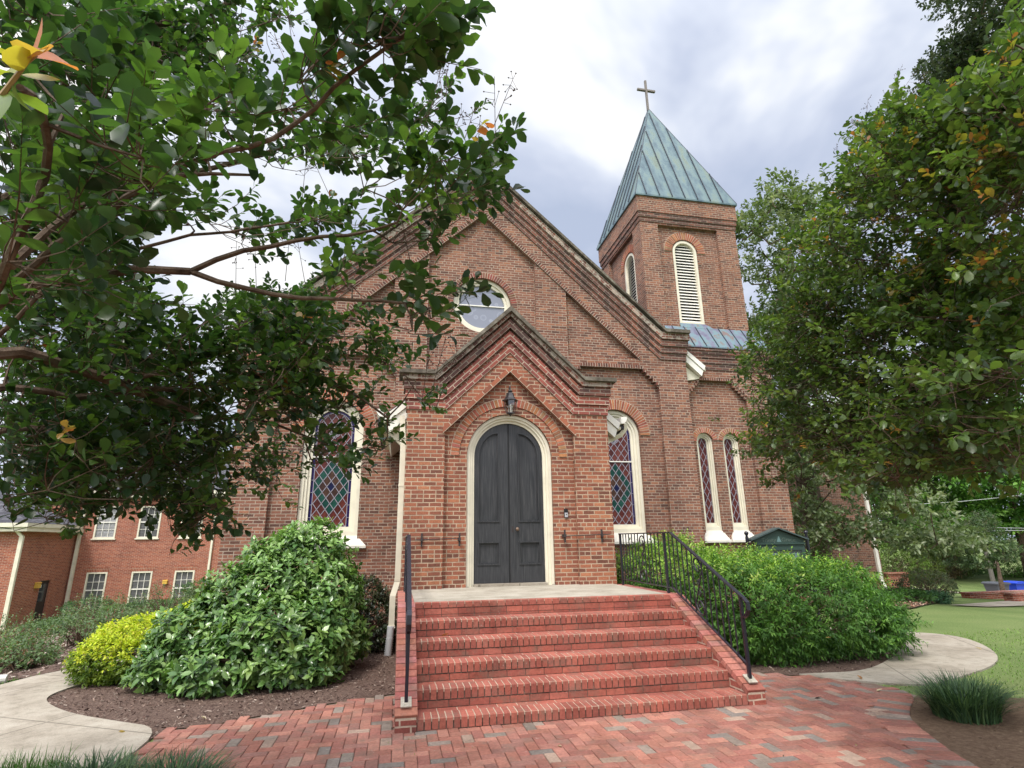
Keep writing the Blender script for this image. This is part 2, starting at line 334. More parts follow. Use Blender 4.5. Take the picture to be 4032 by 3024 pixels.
M['mortar'] = stone_mat('step mortar', (.07, .05, .04), (.13, .10, .08), (.24, .2, .16), 5.)
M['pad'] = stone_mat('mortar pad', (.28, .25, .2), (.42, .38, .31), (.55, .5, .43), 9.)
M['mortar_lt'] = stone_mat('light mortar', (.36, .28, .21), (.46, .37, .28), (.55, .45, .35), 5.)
M['slate'] = brick_mat('slate shingle', [(0, (.055, .055, .068)), (.5, (.085, .085, .10)), (1, (.12, .12, .14))], (.03, .03, .035), bw=.3, bh=.14, ms=.006, stain=.4)
M['bark'] = stone_mat('bark', (.055, .036, .026), (.105, .072, .052), (.17, .13, .10), 14.)
M['twig'] = stone_mat('twig bark', (.06, .035, .025), (.11, .07, .05), (.16, .11, .085), 20.)
def leaf_mat(name, trans=.38, rough=.36, spec=.5):
    m = NT(name); c = m.mix(m.attr(), m.ramp(m.noise(m.pos(), 30, 2), [(.3, (.85,) * 3), (.7, (1.15,) * 3)]), .6, 'MULTIPLY')
    tr = m.n('ShaderNodeBsdfTranslucent'); m.t.links.new(m.mix(c, (1.2, 1.35, .5), .75, 'MULTIPLY'), tr.inputs[0])
    mx = m.n('ShaderNodeMixShader', {0: trans}); m.t.links.new(m.bsdf(c, rough, spec), mx.inputs[1]); m.t.links.new(tr.outputs[0], mx.inputs[2])
    return m.done(mx.outputs[0])
M['leaf'] = leaf_mat('crepe myrtle leaf', .46, .32); M['leaf_gloss'] = leaf_mat('glossy leaf', .22, .26, .55); M['leaf_matt'] = leaf_mat('soft leaf', .34, .5, .35)
M['grass'] = leaf_mat('grass blade', .25, .5, .3)
m = NT('lawn soil'); _p = m.pos(); M['lawn'] = m.done(m.bsdf(m.mix(m.ramp(m.noise(_p, .35, 5, .6), [(.3, (.105, .155, .05)), (.5, (.145, .195, .068)), (.7, (.19, .225, .09))]), m.ramp(m.noise(_p, 38, 4, .7), [(.3, (.55,) * 3), (.7, (1.35,) * 3)]), .8, 'MULTIPLY'), .95, .1, normal=m.bump(m.noise(_p, 60, 3), .02, .8)))
m = NT('mulch'); _p = m.pos(); M['mulch'] = m.done(m.bsdf(m.ramp(m.noise(_p, 45, 5, .75), [(.3, (.045, .028, .022)), (.5, (.115, .075, .06)), (.65, (.19, .135, .11)), (.8, (.30, .235, .2))]), .95, .15, normal=m.bump(m.noise(_p, 60, 4), .02, .9)))
m = NT('bare soil'); _p = m.pos(); M['soil'] = m.done(m.bsdf(m.ramp(m.noise(_p, 20, 6, .75), [(.3, (.085, .052, .034)), (.5, (.135, .088, .058)), (.7, (.19, .135, .09))]), .95, .15, normal=m.bump(m.noise(_p, 40, 4), .015, .8)))
M['chip'] = vcol('bark chip', .95, .1, 60, .5)
# ================================================================== the setting: ground, paths, beds
def smooth(t): t = np.clip(t, 0, 1); return t * t * (3 - 2 * t)
def terrain(x, y):
    x = np.asarray(x, float); y = np.asarray(y, float)
    z = -0.142 * np.clip(-x - 6.6, 0, 12.5) * smooth((y + 2) / 6)
    z = z - .065 * np.clip(x - 10.5, 0, 22) - .45 * np.exp(-((x - 28.5) / 2.6) ** 2 - ((y - 17.8) / 2.2) ** 2)
    return z
def ground():
    g1 = np.concatenate([np.linspace(-400, -40, 10)[:-1], np.linspace(-40, 45, 96), np.linspace(45, 400, 10)[1:]])
    g2 = np.concatenate([np.linspace(-300, -20, 8)[:-1], np.linspace(-20, 60, 91), np.linspace(60, 500, 10)[1:]])
    X, Y = np.meshgrid(g1, g2); Z = terrain(X, Y); n = len(g1)
    V = np.stack([X.ravel(), Y.ravel(), Z.ravel()], -1)
    F = [(j * n + i, j * n + i + 1, (j + 1) * n + i + 1, (j + 1) * n + i) for j in range(len(g2) - 1) for i in range(n - 1)]
    return tag(mesh_obj('ground', V, F, M['lawn'], smooth=True), kind='structure')
ground()
def inpoly(P, poly):
    P = np.asarray(P); x, y = P[:, 0], P[:, 1]; r_ = np.zeros(len(P), bool); n = len(poly); j = n - 1
    for i in range(n):
        xi, yi = poly[i]; xj, yj = poly[j]
        c = ((yi > y) != (yj > y)) & (x < (xj - xi) * (y - yi) / (yj - yi + 1e-12) + xi); r_ ^= c; j = i
    return r_
def smoothpoly(P, it=2):
    for _ in range(it):
        Q = []
        for i in range(len(P)):
            a, b = P[i], P[(i + 1) % len(P)]
            Q += [(a[0] * .75 + b[0] * .25, a[1] * .75 + b[1] * .25), (a[0] * .25 + b[0] * .75, a[1] * .25 + b[1] * .75)]
        P = Q
    return P
def sheet(name, poly, z, mat, kind='structure', sub=0, thick=0.0):
    V, F = curve_fill(poly, [], thick / 2)
    if sub:
        bm = bmesh.new(); vv = [bm.verts.new(v) for v in V]
        for f in F: bm.faces.new([vv[i] for i in f])
        for _ in range(sub): bmesh.ops.triangulate(bm, faces=bm.faces[:]); bmesh.ops.subdivide_edges(bm, edges=[e_ for e_ in bm.edges if e_.calc_length() > .7], cuts=1)
        bmesh.ops.triangulate(bm, faces=bm.faces[:]); bm.verts.ensure_lookup_table(); bm.verts.index_update(); V = [tuple(v.co) for v in bm.verts]; F = [tuple(v.index for v in f.verts) for f in bm.faces]; bm.free()
    V = [(x, y, float(terrain(x, y)) + z + h - thick / 2) for x, y, h in V]
    if not thick:
        F = [f if np.cross(np.subtract(V[f[1]], V[f[0]]), np.subtract(V[f[2]], V[f[0]]))[2] > 0 else f[::-1] for f in F]
    return tag(mesh_obj(name, V, F, mat), kind=kind)
PATH_L = [(-4.0, .66), (-4.53, 1.0), (-5.13, 1.41), (-5.62, 1.93), (-5.80, 2.3), (-5.74, 2.75), (-5.5, 3.5), (-5.1, 4.2), (-4.5, 5.0), (-3.6, 5.8), (-4.2, 6.5), (-5.2, 5.6), (-5.95, 4.55), (-6.35, 3.9), (-6.62, 3.42), (-6.9, 3.0), (-7.6, 2.4), (-9.5, 1.9), (-9.5, -.5), (-6.8, .15), (-5.2, .0), (-4.5, -.22), (-3.97, -.3)]
sheet('path', smoothpoly(PATH_L), .030, M['concrete'], thick=.06, sub=4)
PATH_R = [(3.66, .44), (4.11, .19), (5.13, .55), (5.85, .85), (6.5, 1.3), (7.07, 1.95), (7.40, 2.5), (7.47, 2.9), (7.26, 3.25), (6.84, 3.5), (6.2, 4.1), (5.6, 5.0), (5.0, 5.0), (5.5, 3.7), (6.1, 3.1), (6.23, 2.75), (6.19, 2.54), (5.67, 2.07), (4.47, 1.23), (3.85, .98), (3.3, 1.05), (2.97, 1.07)]
sheet('path', smoothpoly(PATH_R), .022, M['concrete'], thick=.05)
PAVE = [(-3.95, -.1), (-3.96, .32), (-4.0, .66), (-3.65, .67), (-3.2, .89), (-2.61, 1.16), (-1.86, 1.42), (1.86, 1.55), (2.69, 1.29), (2.94, 1.09), (3.64, .47), (3.66, -.06), (3.13, -.40), (2.88, -.65), (2.59, -1.12), (2.36, -1.6), (2.15, -2.4), (2.1, -9), (-3.0, -9), (-3.1, -3.2), (-3.3, -1.8), (-3.7, -.75)]
sheet('brick_paving', PAVE, .004, M['jointsand'])
BED_L = [(-3.97, .66), (-4.0, .35), (-4.3, .45), (-4.62, .82), (-5.25, 1.26), (-5.78, 1.82), (-5.98, 2.3), (-5.9, 2.8), (-5.65, 3.55), (-5.22, 4.3), (-4.6, 5.1), (-3.7, 5.9), (-4.5, 6.9), (-1.7, 6.95), (-1.85, 1.43), (-2.61, 1.17), (-3.2, .9), (-3.65, .68)]
sheet('mulch_bed', BED_L, .012, M['mulch'])
BED_R = [(1.86, 1.56), (2.69, 1.3), (2.95, 1.08), (3.3, .92), (3.9, .84), (4.55, 1.1), (5.8, 1.95), (6.33, 2.48), (6.38, 2.8), (6.2, 3.2), (5.6, 3.8), (5.1, 5.0), (5.4, 7.2), (1.8, 6.95)]
sheet('mulch_bed', BED_R, .012, M['mulch'])
RING = [(3.67, -.07), (3.13, -.41), (2.88, -.66), (2.59, -1.13), (2.36, -1.61), (2.16, -2.4), (2.11, -5), (6.5, -5.2), (7.0, -2.8), (5.6, -.95), (4.4, -.35)]
sheet('mulch_bed', RING, .010, M['soil'])
NEAR_BED = [(-3.72, -.72), (-3.97, -.32), (-4.5, -.24), (-5.2, -.02), (-6.8, .12), (-8.5, -.3), (-8.5, -6), (-3.05, -6), (-3.12, -3.2), (-3.32, -1.8)]
sheet('mulch_bed', NEAR_BED, .010, M['mulch'])
ROSE = [(-5.97, 4.6), (-6.37, 3.93), (-6.64, 3.45), (-7.4, 3.5), (-9.6, 5.2), (-13.5, 12.5), (-14, 18), (-9, 17), (-6.0, 11), (-4.4, 7.2), (-5.2, 5.65)]
sheet('mulch_bed', ROSE, .03, M['mulch'], sub=4)
FAR_BED = [(9.0, 5.6), (10.4, 6.3), (13.2, 8.3), (14.5, 10.5), (13.5, 12), (9.5, 9.5), (8.3, 7.5)]
sheet('mulch_bed', FAR_BED, .03, M['mulch'], sub=3)
FARPATH = [(12.6, 7.4), (13.9, 7.4), (20, 10.0), (30, 13), (30, 14.5), (19.5, 11.2)]
sheet('path', FARPATH, .03, M['concrete'], sub=4)
STREET = [(22, 15.6), (40, 14.5), (70, 16), (70, 19.5), (40, 18.8), (23, 20.0)]
sheet('path', STREET, .03, M['concrete'], sub=4)

# herringbone pavers: one mesh, each brick its own block with its own tone
def pave():
    mb = MB(); w_ = .0995; g = .0022
    tones = [(.315, .132, .097), (.34, .15, .11), (.365, .17, .126), (.32, .142, .11), (.285, .117, .092), (.275, .135, .108)]
    grey = [(.255, .20, .165), (.225, .185, .155), (.34, .24, .185), (.20, .17, .15)]
    c0 = np.array([(3.35, .08), (2.89, -.34), (2.55, -.71), (2.28, -1.27), (2.11, -1.64), (1.95, -2.4), (1.9, -9)])
    inner = [(-3.95, -.1), (-3.96, .32), (-4.0, .66), (-3.65, .67), (-3.2, .89), (-2.61, 1.16), (-1.8, 1.42), (1.8, 1.55), (2.69, 1.29), (2.94, 1.09), (3.4, .67), (3.40, .14)] + [tuple(p) for p in c0[:-1]] + [(1.9, -6.6), (-3.05, -6.6), (-3.1, -3.2), (-3.3, -1.8), (-3.7, -.75)]
    rs = random.Random(3)
    def brick(cx, cy, hx, hy, rot=0.0):
        t = rs.choice(grey) if rs.random() < .17 else rs.choice(tones); k = rs.uniform(.85, 1.15); t = tuple(c * k for c in t)
        z = .020 + rs.uniform(-.0025, .0025); ch = .006; cr_, sr_ = math.cos(rot), math.sin(rot); tx, ty = rs.uniform(-.003, .003), rs.uniform(-.003, .003)
        V = []
        for zz, q_ in ((.002, 0), (z - .005, 0), (z, ch)):
            for sx, sy in ((-1, -1), (1, -1), (1, 1), (-1, 1)):
                x, y = sx * (hx - g - q_), sy * (hy - g - q_)
                V.append((cx + x * cr_ - y * sr_, cy + x * sr_ + y * cr_, zz + (x * tx + y * ty if zz > .01 else 0)))
        F = [(8, 9, 10, 11)] + [(a + k4, a + (k4 + 1) % 4, a + 4 + (k4 + 1) % 4, a + 4 + k4) for a in (0, 4) for k4 in range(4)]
        mb.add(V, F, t)
    cells = []
    for i in range(-42, 40):
        for j in range(-68, 20):
            k = (i - j) % 4
            if k == 0: cells.append((i * w_ + w_, j * w_ + w_ / 2, w_, w_ / 2))
            elif k == 3: cells.append((i * w_ + w_ / 2, j * w_ + w_, w_ / 2, w_))
    ctr = np.array([c[:2] for c in cells]); ok = inpoly(ctr, inner)
    ok &= ~((np.abs(ctr[:, 0]) < 1.80) & (ctr[:, 1] > .08))
    for c, o in zip(cells, ok):
        if o: brick(*c)
    # soldier border along the curved right edge
    P = np.array([(3.51, .25), (3.50, 0.0), (3.02, -.38), (2.72, -.68), (2.44, -1.2), (2.24, -1.63), (2.05, -2.4), (2.0, -6.6)])
    for _ in range(2):
        Q = [P[0]]
        for a, b in zip(P[:-1], P[1:]): Q += [a * .75 + b * .25, a * .25 + b * .75]
        P = np.array(Q + [P[-1]])
    L = np.r_[0, np.cumsum(np.linalg.norm(np.diff(P, axis=0), axis=1))]
    for s_ in np.arange(.05, L[-1], .102):
        x, y = np.interp(s_, L, P[:, 0]), np.interp(s_, L, P[:, 1]); x2, y2 = np.interp(s_ + .02, L, P[:, 0]), np.interp(s_ + .02, L, P[:, 1])
        brick(x, y, .0497, .15, math.atan2(y2 - y, x2 - x))
    return tag(mb.build('brick_paving', M['paver'], None, usecol=True), kind='structure')
pave()

# ================================================================== brick steps
def steps():
    T = thing('brick_steps', (0, .8, 0), 'wide flight of red brick steps with concrete landing up to the charcoal church doors', 'steps')
    A, TR, RI, Z1, W = 1.675, .307, .1683, .1187, .2
    rs = random.Random(5)
    tone = lambda: tuple(c * k1 for k1 in (rs.uniform(.88, 1.12),) for c in rs.choice([(.325, .100, .072), (.345, .112, .080), (.30, .092, .068), (.335, .115, .085), (.285, .09, .068)]))
    def block(mb, lo, hi, col, ch=.008):
        # chamfered front-top edge (the worn nosing)
        x0, y0, z0 = lo; x1, y1, z1 = hi
        poly = [(x0, y0, z0), (x0, y1, z0), (x0, y1, z1), (x0, y0 + ch, z1), (x0, y0, z1 - ch)]
        mb.prism(poly, (x1 - x0, 0, 0), col)
    for k in range(6):
        y0, zt = TR * k, Z1 + RI * k; mb = MB(); last = k == 5
        if not last:
            x = -A; pit = 2 * A / 50
            for i in range(50): block(mb, (x + .0055, y0 + rs.uniform(-.002, .002), zt - .094), (x + pit - .0055, y0 + .2, zt + rs.uniform(-.0015, .0015)), tone()); x += pit
            x = -A
            for i in range(17):
                p2 = 2 * A / 17; mb.box((x + .004, y0 + .206, zt - .06), (x + p2 - .004, y0 + TR + .03, zt - .002), tone()); x += p2
        else:
            x = -A; pit = 2 * A / 33
            for i in range(33): block(mb, (x + .004, y0, zt - .064), (x + pit - .004, y0 + .1, zt), tone(), .006); x += pit
        if k > 0:
            zb, zu = (zt - RI + .004, zt - .106) if not last else (zt - .137, zt - .072)
            x = -A - (rs.uniform(0, .1)); p2 = 2 * A / 16.5
            while x < A:
                a, b = max(x + .004, -A), min(x + p2 - .004, A)
                if b - a > .02: mb.box((a, y0 + .006, zb), (b, y0 + .1, zu), tone())
                x += p2
            if last:
                x = -A - .08
                while x < A:
                    a, b = max(x + .004, -A), min(x + p2 - .004, A)
                    if b - a > .02: mb.box((a, y0 + .008, zt - RI + .002), (b, y0 + .1, zt - .143), tone())
                    x += p2
        st = mb.build('step', M['stepbrick'], T, usecol=True)
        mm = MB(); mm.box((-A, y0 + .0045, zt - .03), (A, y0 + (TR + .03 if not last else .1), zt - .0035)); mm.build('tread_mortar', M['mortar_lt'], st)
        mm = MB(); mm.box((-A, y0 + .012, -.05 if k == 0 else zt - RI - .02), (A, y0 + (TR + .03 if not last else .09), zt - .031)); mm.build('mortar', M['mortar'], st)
    l = MB(); l.box((-A, .307 * 5 + .102, .7), (A, 3.75, .9605)); l.build('landing', M['landing'], T)
    for sx in (-1, 1):
        x0, x1 = (A + .002, A + .195) if sx > 0 else (-A - .195, -A - .002)
        prof = [(-.015, -.05), (-.015, .115), (.16, .2), (1.52, .895), (3.6, .895), (3.6, -.05)]
        b = MB(); b.prism([(x0, y, z) for y, z in prof], (x1 - x0, 0, 0)); cw = b.build('cheek_wall', M['brick_band'], T)
        c = MB(); xa, xb = x0 - .006, x1 + .006
        t2 = lambda: tuple(k_ * rs.uniform(.88, 1.12) for k_ in rs.choice([(.36, .135, .105), (.39, .155, .125), (.335, .12, .095)]))
        path = [(-.03, .155), (.13, .235), (1.52, .955), (3.6, .955)]
        path = np.array([(-.03, .16), (.10, .235), (1.55, .952), (3.58, .952)])
        Lc = np.r_[0, np.cumsum(np.linalg.norm(np.diff(path, axis=0), axis=1))]; n = int(Lc[-1] / .0985)
        for i in range(n):
            s0, s1 = Lc[-1] * i / n, Lc[-1] * (i + 1) / n
            p0 = np.array([np.interp(s0, Lc, path[:, k_]) for k_ in (0, 1)]); p1 = np.array([np.interp(s1, Lc, path[:, k_]) for k_ in (0, 1)])
            d = (p1 - p0); dn = d / np.linalg.norm(d); nn = np.array([-dn[1], dn[0]]); a, e_ = p0 + dn * .004, p1 - dn * .004
            q_ = [a - nn * .062, e_ - nn * .062, e_ - nn * .004, e_ - dn * .005, a + dn * .005, a - nn * .004]
            c.prism([(xa, y, z) for y, z in q_], (xb - xa, 0, 0), t2())
        cap = c.build('cap', M['stepbrick'], cw, usecol=True)
        mo = MB(); mo.prism([(x0 + .004, y, z) for y, z in [(-.012, .09), (-.012, .145), (.10, .222), (1.55, .938), (3.57, .938), (3.57, .85), (1.55, .85), (.16, .17)]], (x1 - x0 - .008, 0, 0)); mo.build('mortar', M['mortar_lt'], cw)
steps()

def handrail(sx, label):
    X = sx * 1.775; T = thing('handrail', (X, .1, .2), label, 'handrail', 'iron handrails beside the church steps'); h = .016
    top = [(3.4, 1.765), (1.57, 1.755), (.02, 1.045), (-.045, 1.0), (-.05, .93), (.0, .87), (.055, .84)]
    def bar(name, pts, a, b, parent=T):
        mb = MB()
        for p, q_ in zip(pts[:-1], pts[1:]):
            p, q_ = np.array(p), np.array(q_); d = q_ - p; L = np.linalg.norm(d); d /= L; nn = np.array([-d[1], d[0]])
            c = (p + q_) / 2; mb.obox((X, c[0], c[1]), (a, 0, 0), (0, d[0] * (L / 2 + b * .6), d[1] * (L / 2 + b * .6)), (0, nn[0] * b, nn[1] * b))
        return mb.build(name, M['iron'], parent)
    bar('top_rail', top, .022, .009)
    bar('bottom_rail', [(3.38, 1.045), (1.62, 1.03), (.08, .375)], .012, .008)
    bar('post', [(3.385, .93), (3.385, 1.76)], h, h); bar('post', [(1.77, .93), (1.77, 1.75)], h, h); bar('post', [(.075, .19), (.075, 1.06)], h, h)
    def ztop(y): return np.interp(y, [.02, 1.57, 3.4], [1.045, 1.755, 1.765])
    def zbot(y): return np.interp(y, [.08, 1.62, 3.38], [.375, 1.03, 1.045])
    ys = [3.26 - .118 * i for i in range(12) if not 2.44 < 3.26 - .118 * i < 2.62] + [1.64 - .117 * i for i in range(13) if not .86 < 1.64 - .117 * i < 1.0]
    for y in ys: bar('baluster', [(y, zbot(y)), (y, ztop(y))], .0065, .0065)
    for yc in (2.53, .93):
        zt, zb = ztop(yc) - .02, zbot(yc) + .02; sl = .0 if yc > 2 else .46; P = []
        H = zt - zb
        def spiral(cz, r0, sgn, flip):
            return [(yc + sgn * r0 * (1 - t * .72) * math.cos(flip + t * 7.2), cz + r0 * (1 - t * .72) * math.sin(flip + t * 7.2)) for t in np.linspace(0, 1, 22)]
        r0 = .11
        up = spiral(zt - r0, r0, -1, 0)[::-1]; dn = spiral(zb + r0, r0, -1, math.pi)
        mid = [(yc - .095 + .19 * t, zt - r0 - (H - 2 * r0) * t) for t in np.linspace(.05, .95, 8)]
        P = up + mid + dn; P = [(y, z + (y - yc) * sl) for y, z in P]
        mb = MB(); mb.tube([(X, y, z) for y, z in P], .0105, 5)
        for cz in (zt - H * .42, zb + H * .38):
            Q = [(yc + .035 * (1 - t * .6) * math.cos(2 + t * 7) , cz + .035 * (1 - t * .6) * math.sin(2 + t * 7)) for t in np.linspace(0, 1, 14)]
            mb.tube([(X, y, z) for y, z in Q], .009, 5)
        mb.build('scroll', M['iron'], T)
    b = MB(); b.prism([(X - .05, .02, .212), (X + .05, .02, .212), (X + .05, .13, .268), (X - .05, .13, .268)], (0, -.006, .011)); b.build('mortar_pad', M['pad'], T)
handrail(-1, 'black iron handrail seen almost edge-on, nearest the downspout and glossy green bush')
handrail(1, 'black iron handrail with scrolls and many thin balusters in front of the feathery green hedge')

# ================================================================== the church
AX, YP, YM = -.04, 3.612, 6.942
CH = thing('brick_church', (AX, 12, 0), 'old red brick church with steep gable, arched charcoal doors and copper-capped bell tower', 'church')
REC = .11
def sl_band(mb, a, b, th, w0, Y, side):
    """sloped brick band: bottom edge from a=(x,z) to b, vertical thickness th, between Y and Y-w0; uv along the slope"""
    (xa, za), (xb, zb) = a, b
    if xa > xb: (xa, za), (xb, zb) = (xb, zb), (xa, za)
    L = math.hypot(xb - xa, zb - za); n = th * (xb - xa) / L
    sk = th * (zb - za) / L
    P = [(xa, za), (xb, zb), (xb, zb + th), (xa, za + th)]; UVp = [(0, 0), (L, 0), (L + sk, n), (sk, n)]
    y0, y1 = Y - w0, Y
    V = [(x, y0, z) for x, z in P] + [(x, y1, z) for x, z in P]
    F = [(0, 1, 2, 3), (7, 6, 5, 4), (0, 4, 5, 1), (1, 5, 6, 2), (2, 6, 7, 3), (3, 7, 4, 0)]
    allU = UVp + UVp; uv = []
    for f in F:
        if f in ((0, 1, 2, 3), (7, 6, 5, 4)): uv += [allU[i] for i in f]
        else:
            for i in f: uv.append((allU[i][0], (.0 if i < 4 else w0) + allU[i][1] * 0))
    mb.add(V, F, uv=uv)
def hz_band(mb, x0, x1, z0, z1, y0, y1):
    P = MB(); P.box((x0, y0, z0), (x1, y1, z1)); uv = []
    for f in P.F:
        vs = [P.V[i] for i in f]; n = np.abs(np.cross(np.subtract(vs[1], vs[0]), np.subtract(vs[2], vs[0]))); k = int(np.argmax(n))
        for v in vs: uv.append((v[1], v[2]) if k == 0 else ((v[0], v[2]) if k == 1 else (v[0], v[1])))
    mb.add(P.V, P.F, uv=uv)
def ring(name, cx, cz, r0, r1, Y, w, a0, a1, n, parent, stone=None, jit=True):
    """voussoirs: separate wedge bricks over a mortar ring, one mesh"""
    rs = random.Random(int(cx * 100 + cz * 10)); mb = MB(); mo = MB(); g = .0075
    for i in range(n):
        t0, t1 = a0 + (a1 - a0) * i / n, a0 + (a1 - a0) * (i + 1) / n; q0, q1 = t0 + g / r0, t1 - g / r0
        c = tuple(k * rs.uniform(.8, 1.15) for k in rs.choice(stone or [(.33, .115, .068), (.37, .135, .078), (.29, .098, .062), (.40, .165, .095)]))
        P = [(cx + r * math.cos(t), Y, cz + r * math.sin(t)) for r, t in ((r0, q0), (r1, q0 + (t1 - q1) * 0), (r1, q1), (r0, q1))]
        mb.prism(P, (0, w, 0), c)
        P = [(cx + r * math.cos(t), Y + .006, cz + r * math.sin(t)) for r, t in ((r0 + .003, t0), (r1 + .01, t0), (r1 + .01, t1), (r0 + .003, t1))]
        mo.prism(P, (0, w - .012, 0))
    o = mb.build(name, M['arch'], parent, usecol=True); mo.build('mortar', M['mortar_lt'], o); return o
# --- the main gable
HB = 5.42; SLP = .93
def gable(half, apex, kx, zb): return [(AX - half, zb), (AX + half, zb), (AX + half, apex - kx * SLP), (AX + kx, apex - kx * SLP), (AX, apex), (AX - kx, apex - kx * SLP), (AX - half, apex - kx * SLP)]
sil = gable(HB, 11.36, 4.76, -.4)
WX, WH, WZ = 3.37, .635, 4.2
bay = lambda s: [(AX + s * x, z) for x, z in [(2.06, -.38), (2.06, 5.42)] + sum([[(2.06 + .0835 * i, 5.42 + .083 * i), (2.06 + .0835 * i, 5.42 + .083 * (i + 1))] for i in range(1, 6)], []) + [(2.56, 5.92), (4.10, 5.92)] + sum([[(4.10 + .0835 * i, 5.92 - .083 * (i - 1)), (4.10 + .0835 * i, 5.92 - .083 * i)] for i in range(1, 6)], []) + [(4.6, 5.42), (4.6, -.38)]]
mb = MB()
wins = [arch(AX + s * WX, .64, 1.60, WZ) for s in (-1, 1)]
slab(mb, FR(YM + REC), sil, wins + [circ(AX, 7.46, .745)], -.32, 0)
mb.build('front_wall', M['brick'], CH)
mb = MB(); cen = [(AX - 1.37, 5.2), (AX + 1.37, 5.2), (AX + 1.37, 10.0 - 1.37 * SLP), (AX, 10.0), (AX - 1.37, 10.0 - 1.37 * SLP)]
tri = lambda s: [(AX + s * x, z) for x, z in [(2.19, 6.2), (4.06, 6.2), (4.06, 10.0 - 4.06 * SLP), (2.19, 10.0 - 2.19 * SLP)]]
slab(mb, FR(YM + REC), sil, [cen, tri(1), tri(-1), bay(1), bay(-1)], .0, REC)
mb.build('raised_brickwork', M['brick'], CH)
mb = MB()
for s in (-1, 1): sl_band(mb, (AX, 10.0), (AX + s * 4.12, 10.0 - 4.12 * SLP), .13, .035, YM, s)
mb.build('chevron_course', M['rowlock_dark'], CH)
mb = MB()      # rowlock edge over the window bays
for s in (-1, 1):
    xs = sorted((AX + s * 2.54, AX + s * 4.12)); hz_band(mb, xs[0], xs[1], 5.922, 6.02, YM - .03, YM)
    for i in range(6):
        for xx in (4.10 + .0835 * i, 2.56 - .0835 * (i + 1)):
            xs = sorted((AX + s * xx, AX + s * (xx + .0835))); hz_band(mb, xs[0], xs[1], 5.922 - .083 * i - .0, 5.922 - .083 * i + .065, YM - .028, YM - .001)
mb.build('corbel_course', M['rowlock_dark'], CH)
pr = [.03, .07, .115, .165]
for i in range(4):
    mb = MB(); zb = 10.58 + .19 * i; xk = 4.70 + .012 * i; zk = zb - xk * SLP
    for s in (-1, 1):
        sl_band(mb, (AX, zb), (AX + s * xk, zk), .192, pr[i], YM, s)
        xs = sorted((AX + s * xk, AX + s * (HB + pr[i] * .6))); hz_band(mb, xs[0], xs[1], zk, zk + .192, YM - pr[i], YM + .33)
    mb.build('corbel_band', M['brick_dark'] if i < 3 else M['brick_worn'], CH)
def coping(name, apex, kx, xe, sl, th, y0, y1, parent, mat):
    zk = apex - kx * sl; mb = MB(); P = [(AX + xe, zk), (AX + kx, zk), (AX, apex), (AX - kx, zk), (AX - xe, zk), (AX - xe, zk - th), (AX - kx - th * .3, zk - th), (AX, apex - th * 1.2), (AX + kx + th * .3, zk - th), (AX + xe, zk - th)]
    slab(mb, FR(y1), P, [], 0, y1 - y0); return mb.build(name, mat, parent)
coping('coping', 11.47, 4.8, 5.51, SLP, .09, YM - .25, YM + .36, CH, M['coping'])
# nave behind
mb = MB()
for s in (-1, 1): mb.box((AX + s * 5.2 - .15, YM + .42, -.4), (AX + s * 5.2 + .15, 24, 6.1))
mb.box((AX - 5.05, 23.7, -.4), (AX + 5.05, 24, 6.1)); mb.build('side_wall', M['brick'], CH)
mb = MB(); mb.prism([(AX, YM + .38, 10.9), (AX + 5.95, YM + .38, 10.9 - 5.95 * .86), (AX + 5.95, YM + .38, 10.75 - 5.95 * .86), (AX, YM + .38, 10.75), (AX - 5.95, YM + .38, 10.75 - 5.95 * .86), (AX - 5.95, YM + .38, 10.9 - 5.95 * .86)], (0, 17.2, 0)); mb.build('nave_roof', M['slate'], CH)
def eave_return(x0, z0, dx_, dz_, y0, y1, s):
    """boxed eave seen end-on beside a pier: raking boards over a cream soffit"""
    e_ = MB(); P = lambda a, b: (AX + s * a, y0, b)
    e_.prism([P(x0, z0), P(x0 + dx_, z0 + dz_), P(x0 + dx_ - .05, z0 + dz_ - .12), P(x0, z0 - .13)], (0, y1 - y0, 0))
    e_.prism([(AX + s * x0, y0 + .03, z0 - .135), (AX + s * (x0 + dx_ - .06), y0 + .03, z0 + dz_ - .125), (AX + s * (x0 + dx_ - .12), y0 + .03, z0 + dz_ - .28), (AX + s * x0, y0 + .03, z0 - .34)], (0, y1 - y0 - .03, 0))
    o = e_.build('eave', M['white'], CH)
    f_ = MB(); dpt = max(y1 - y0, .3); ww = AX + s * x0
    f_.prism([(ww, y0 + .05, z0 - .36), (AX + s * (x0 + dx_ + .02), y0 + .05, z0 + dz_ - .06), (AX + s * (x0 + dx_ + .02), y0 + .05, z0 + dz_ - .12), (ww, y0 + .05, z0 - .40)], (0, y1 - y0 - .05, 0))
    f_.prism([(ww, y0 + .16, z0 - .40), (AX + s * (x0 + dx_ - .12), y0 + .16, z0 + dz_ - .285), (AX + s * (x0 + dx_ - .14), y0 + .16, z0 + dz_ - .32), (ww, y0 + .16, z0 - .90)], (0, min(.06, y1 - y0 - .17), 0)); f_.build('soffit', M['cream'], o)
    return o
eave_return(5.42, 6.62, .60, -.50, YM + .36, 12.0, -1)
eave_return(5.42, 6.62, .60, -.50, YM + .05, YM + .255, 1)

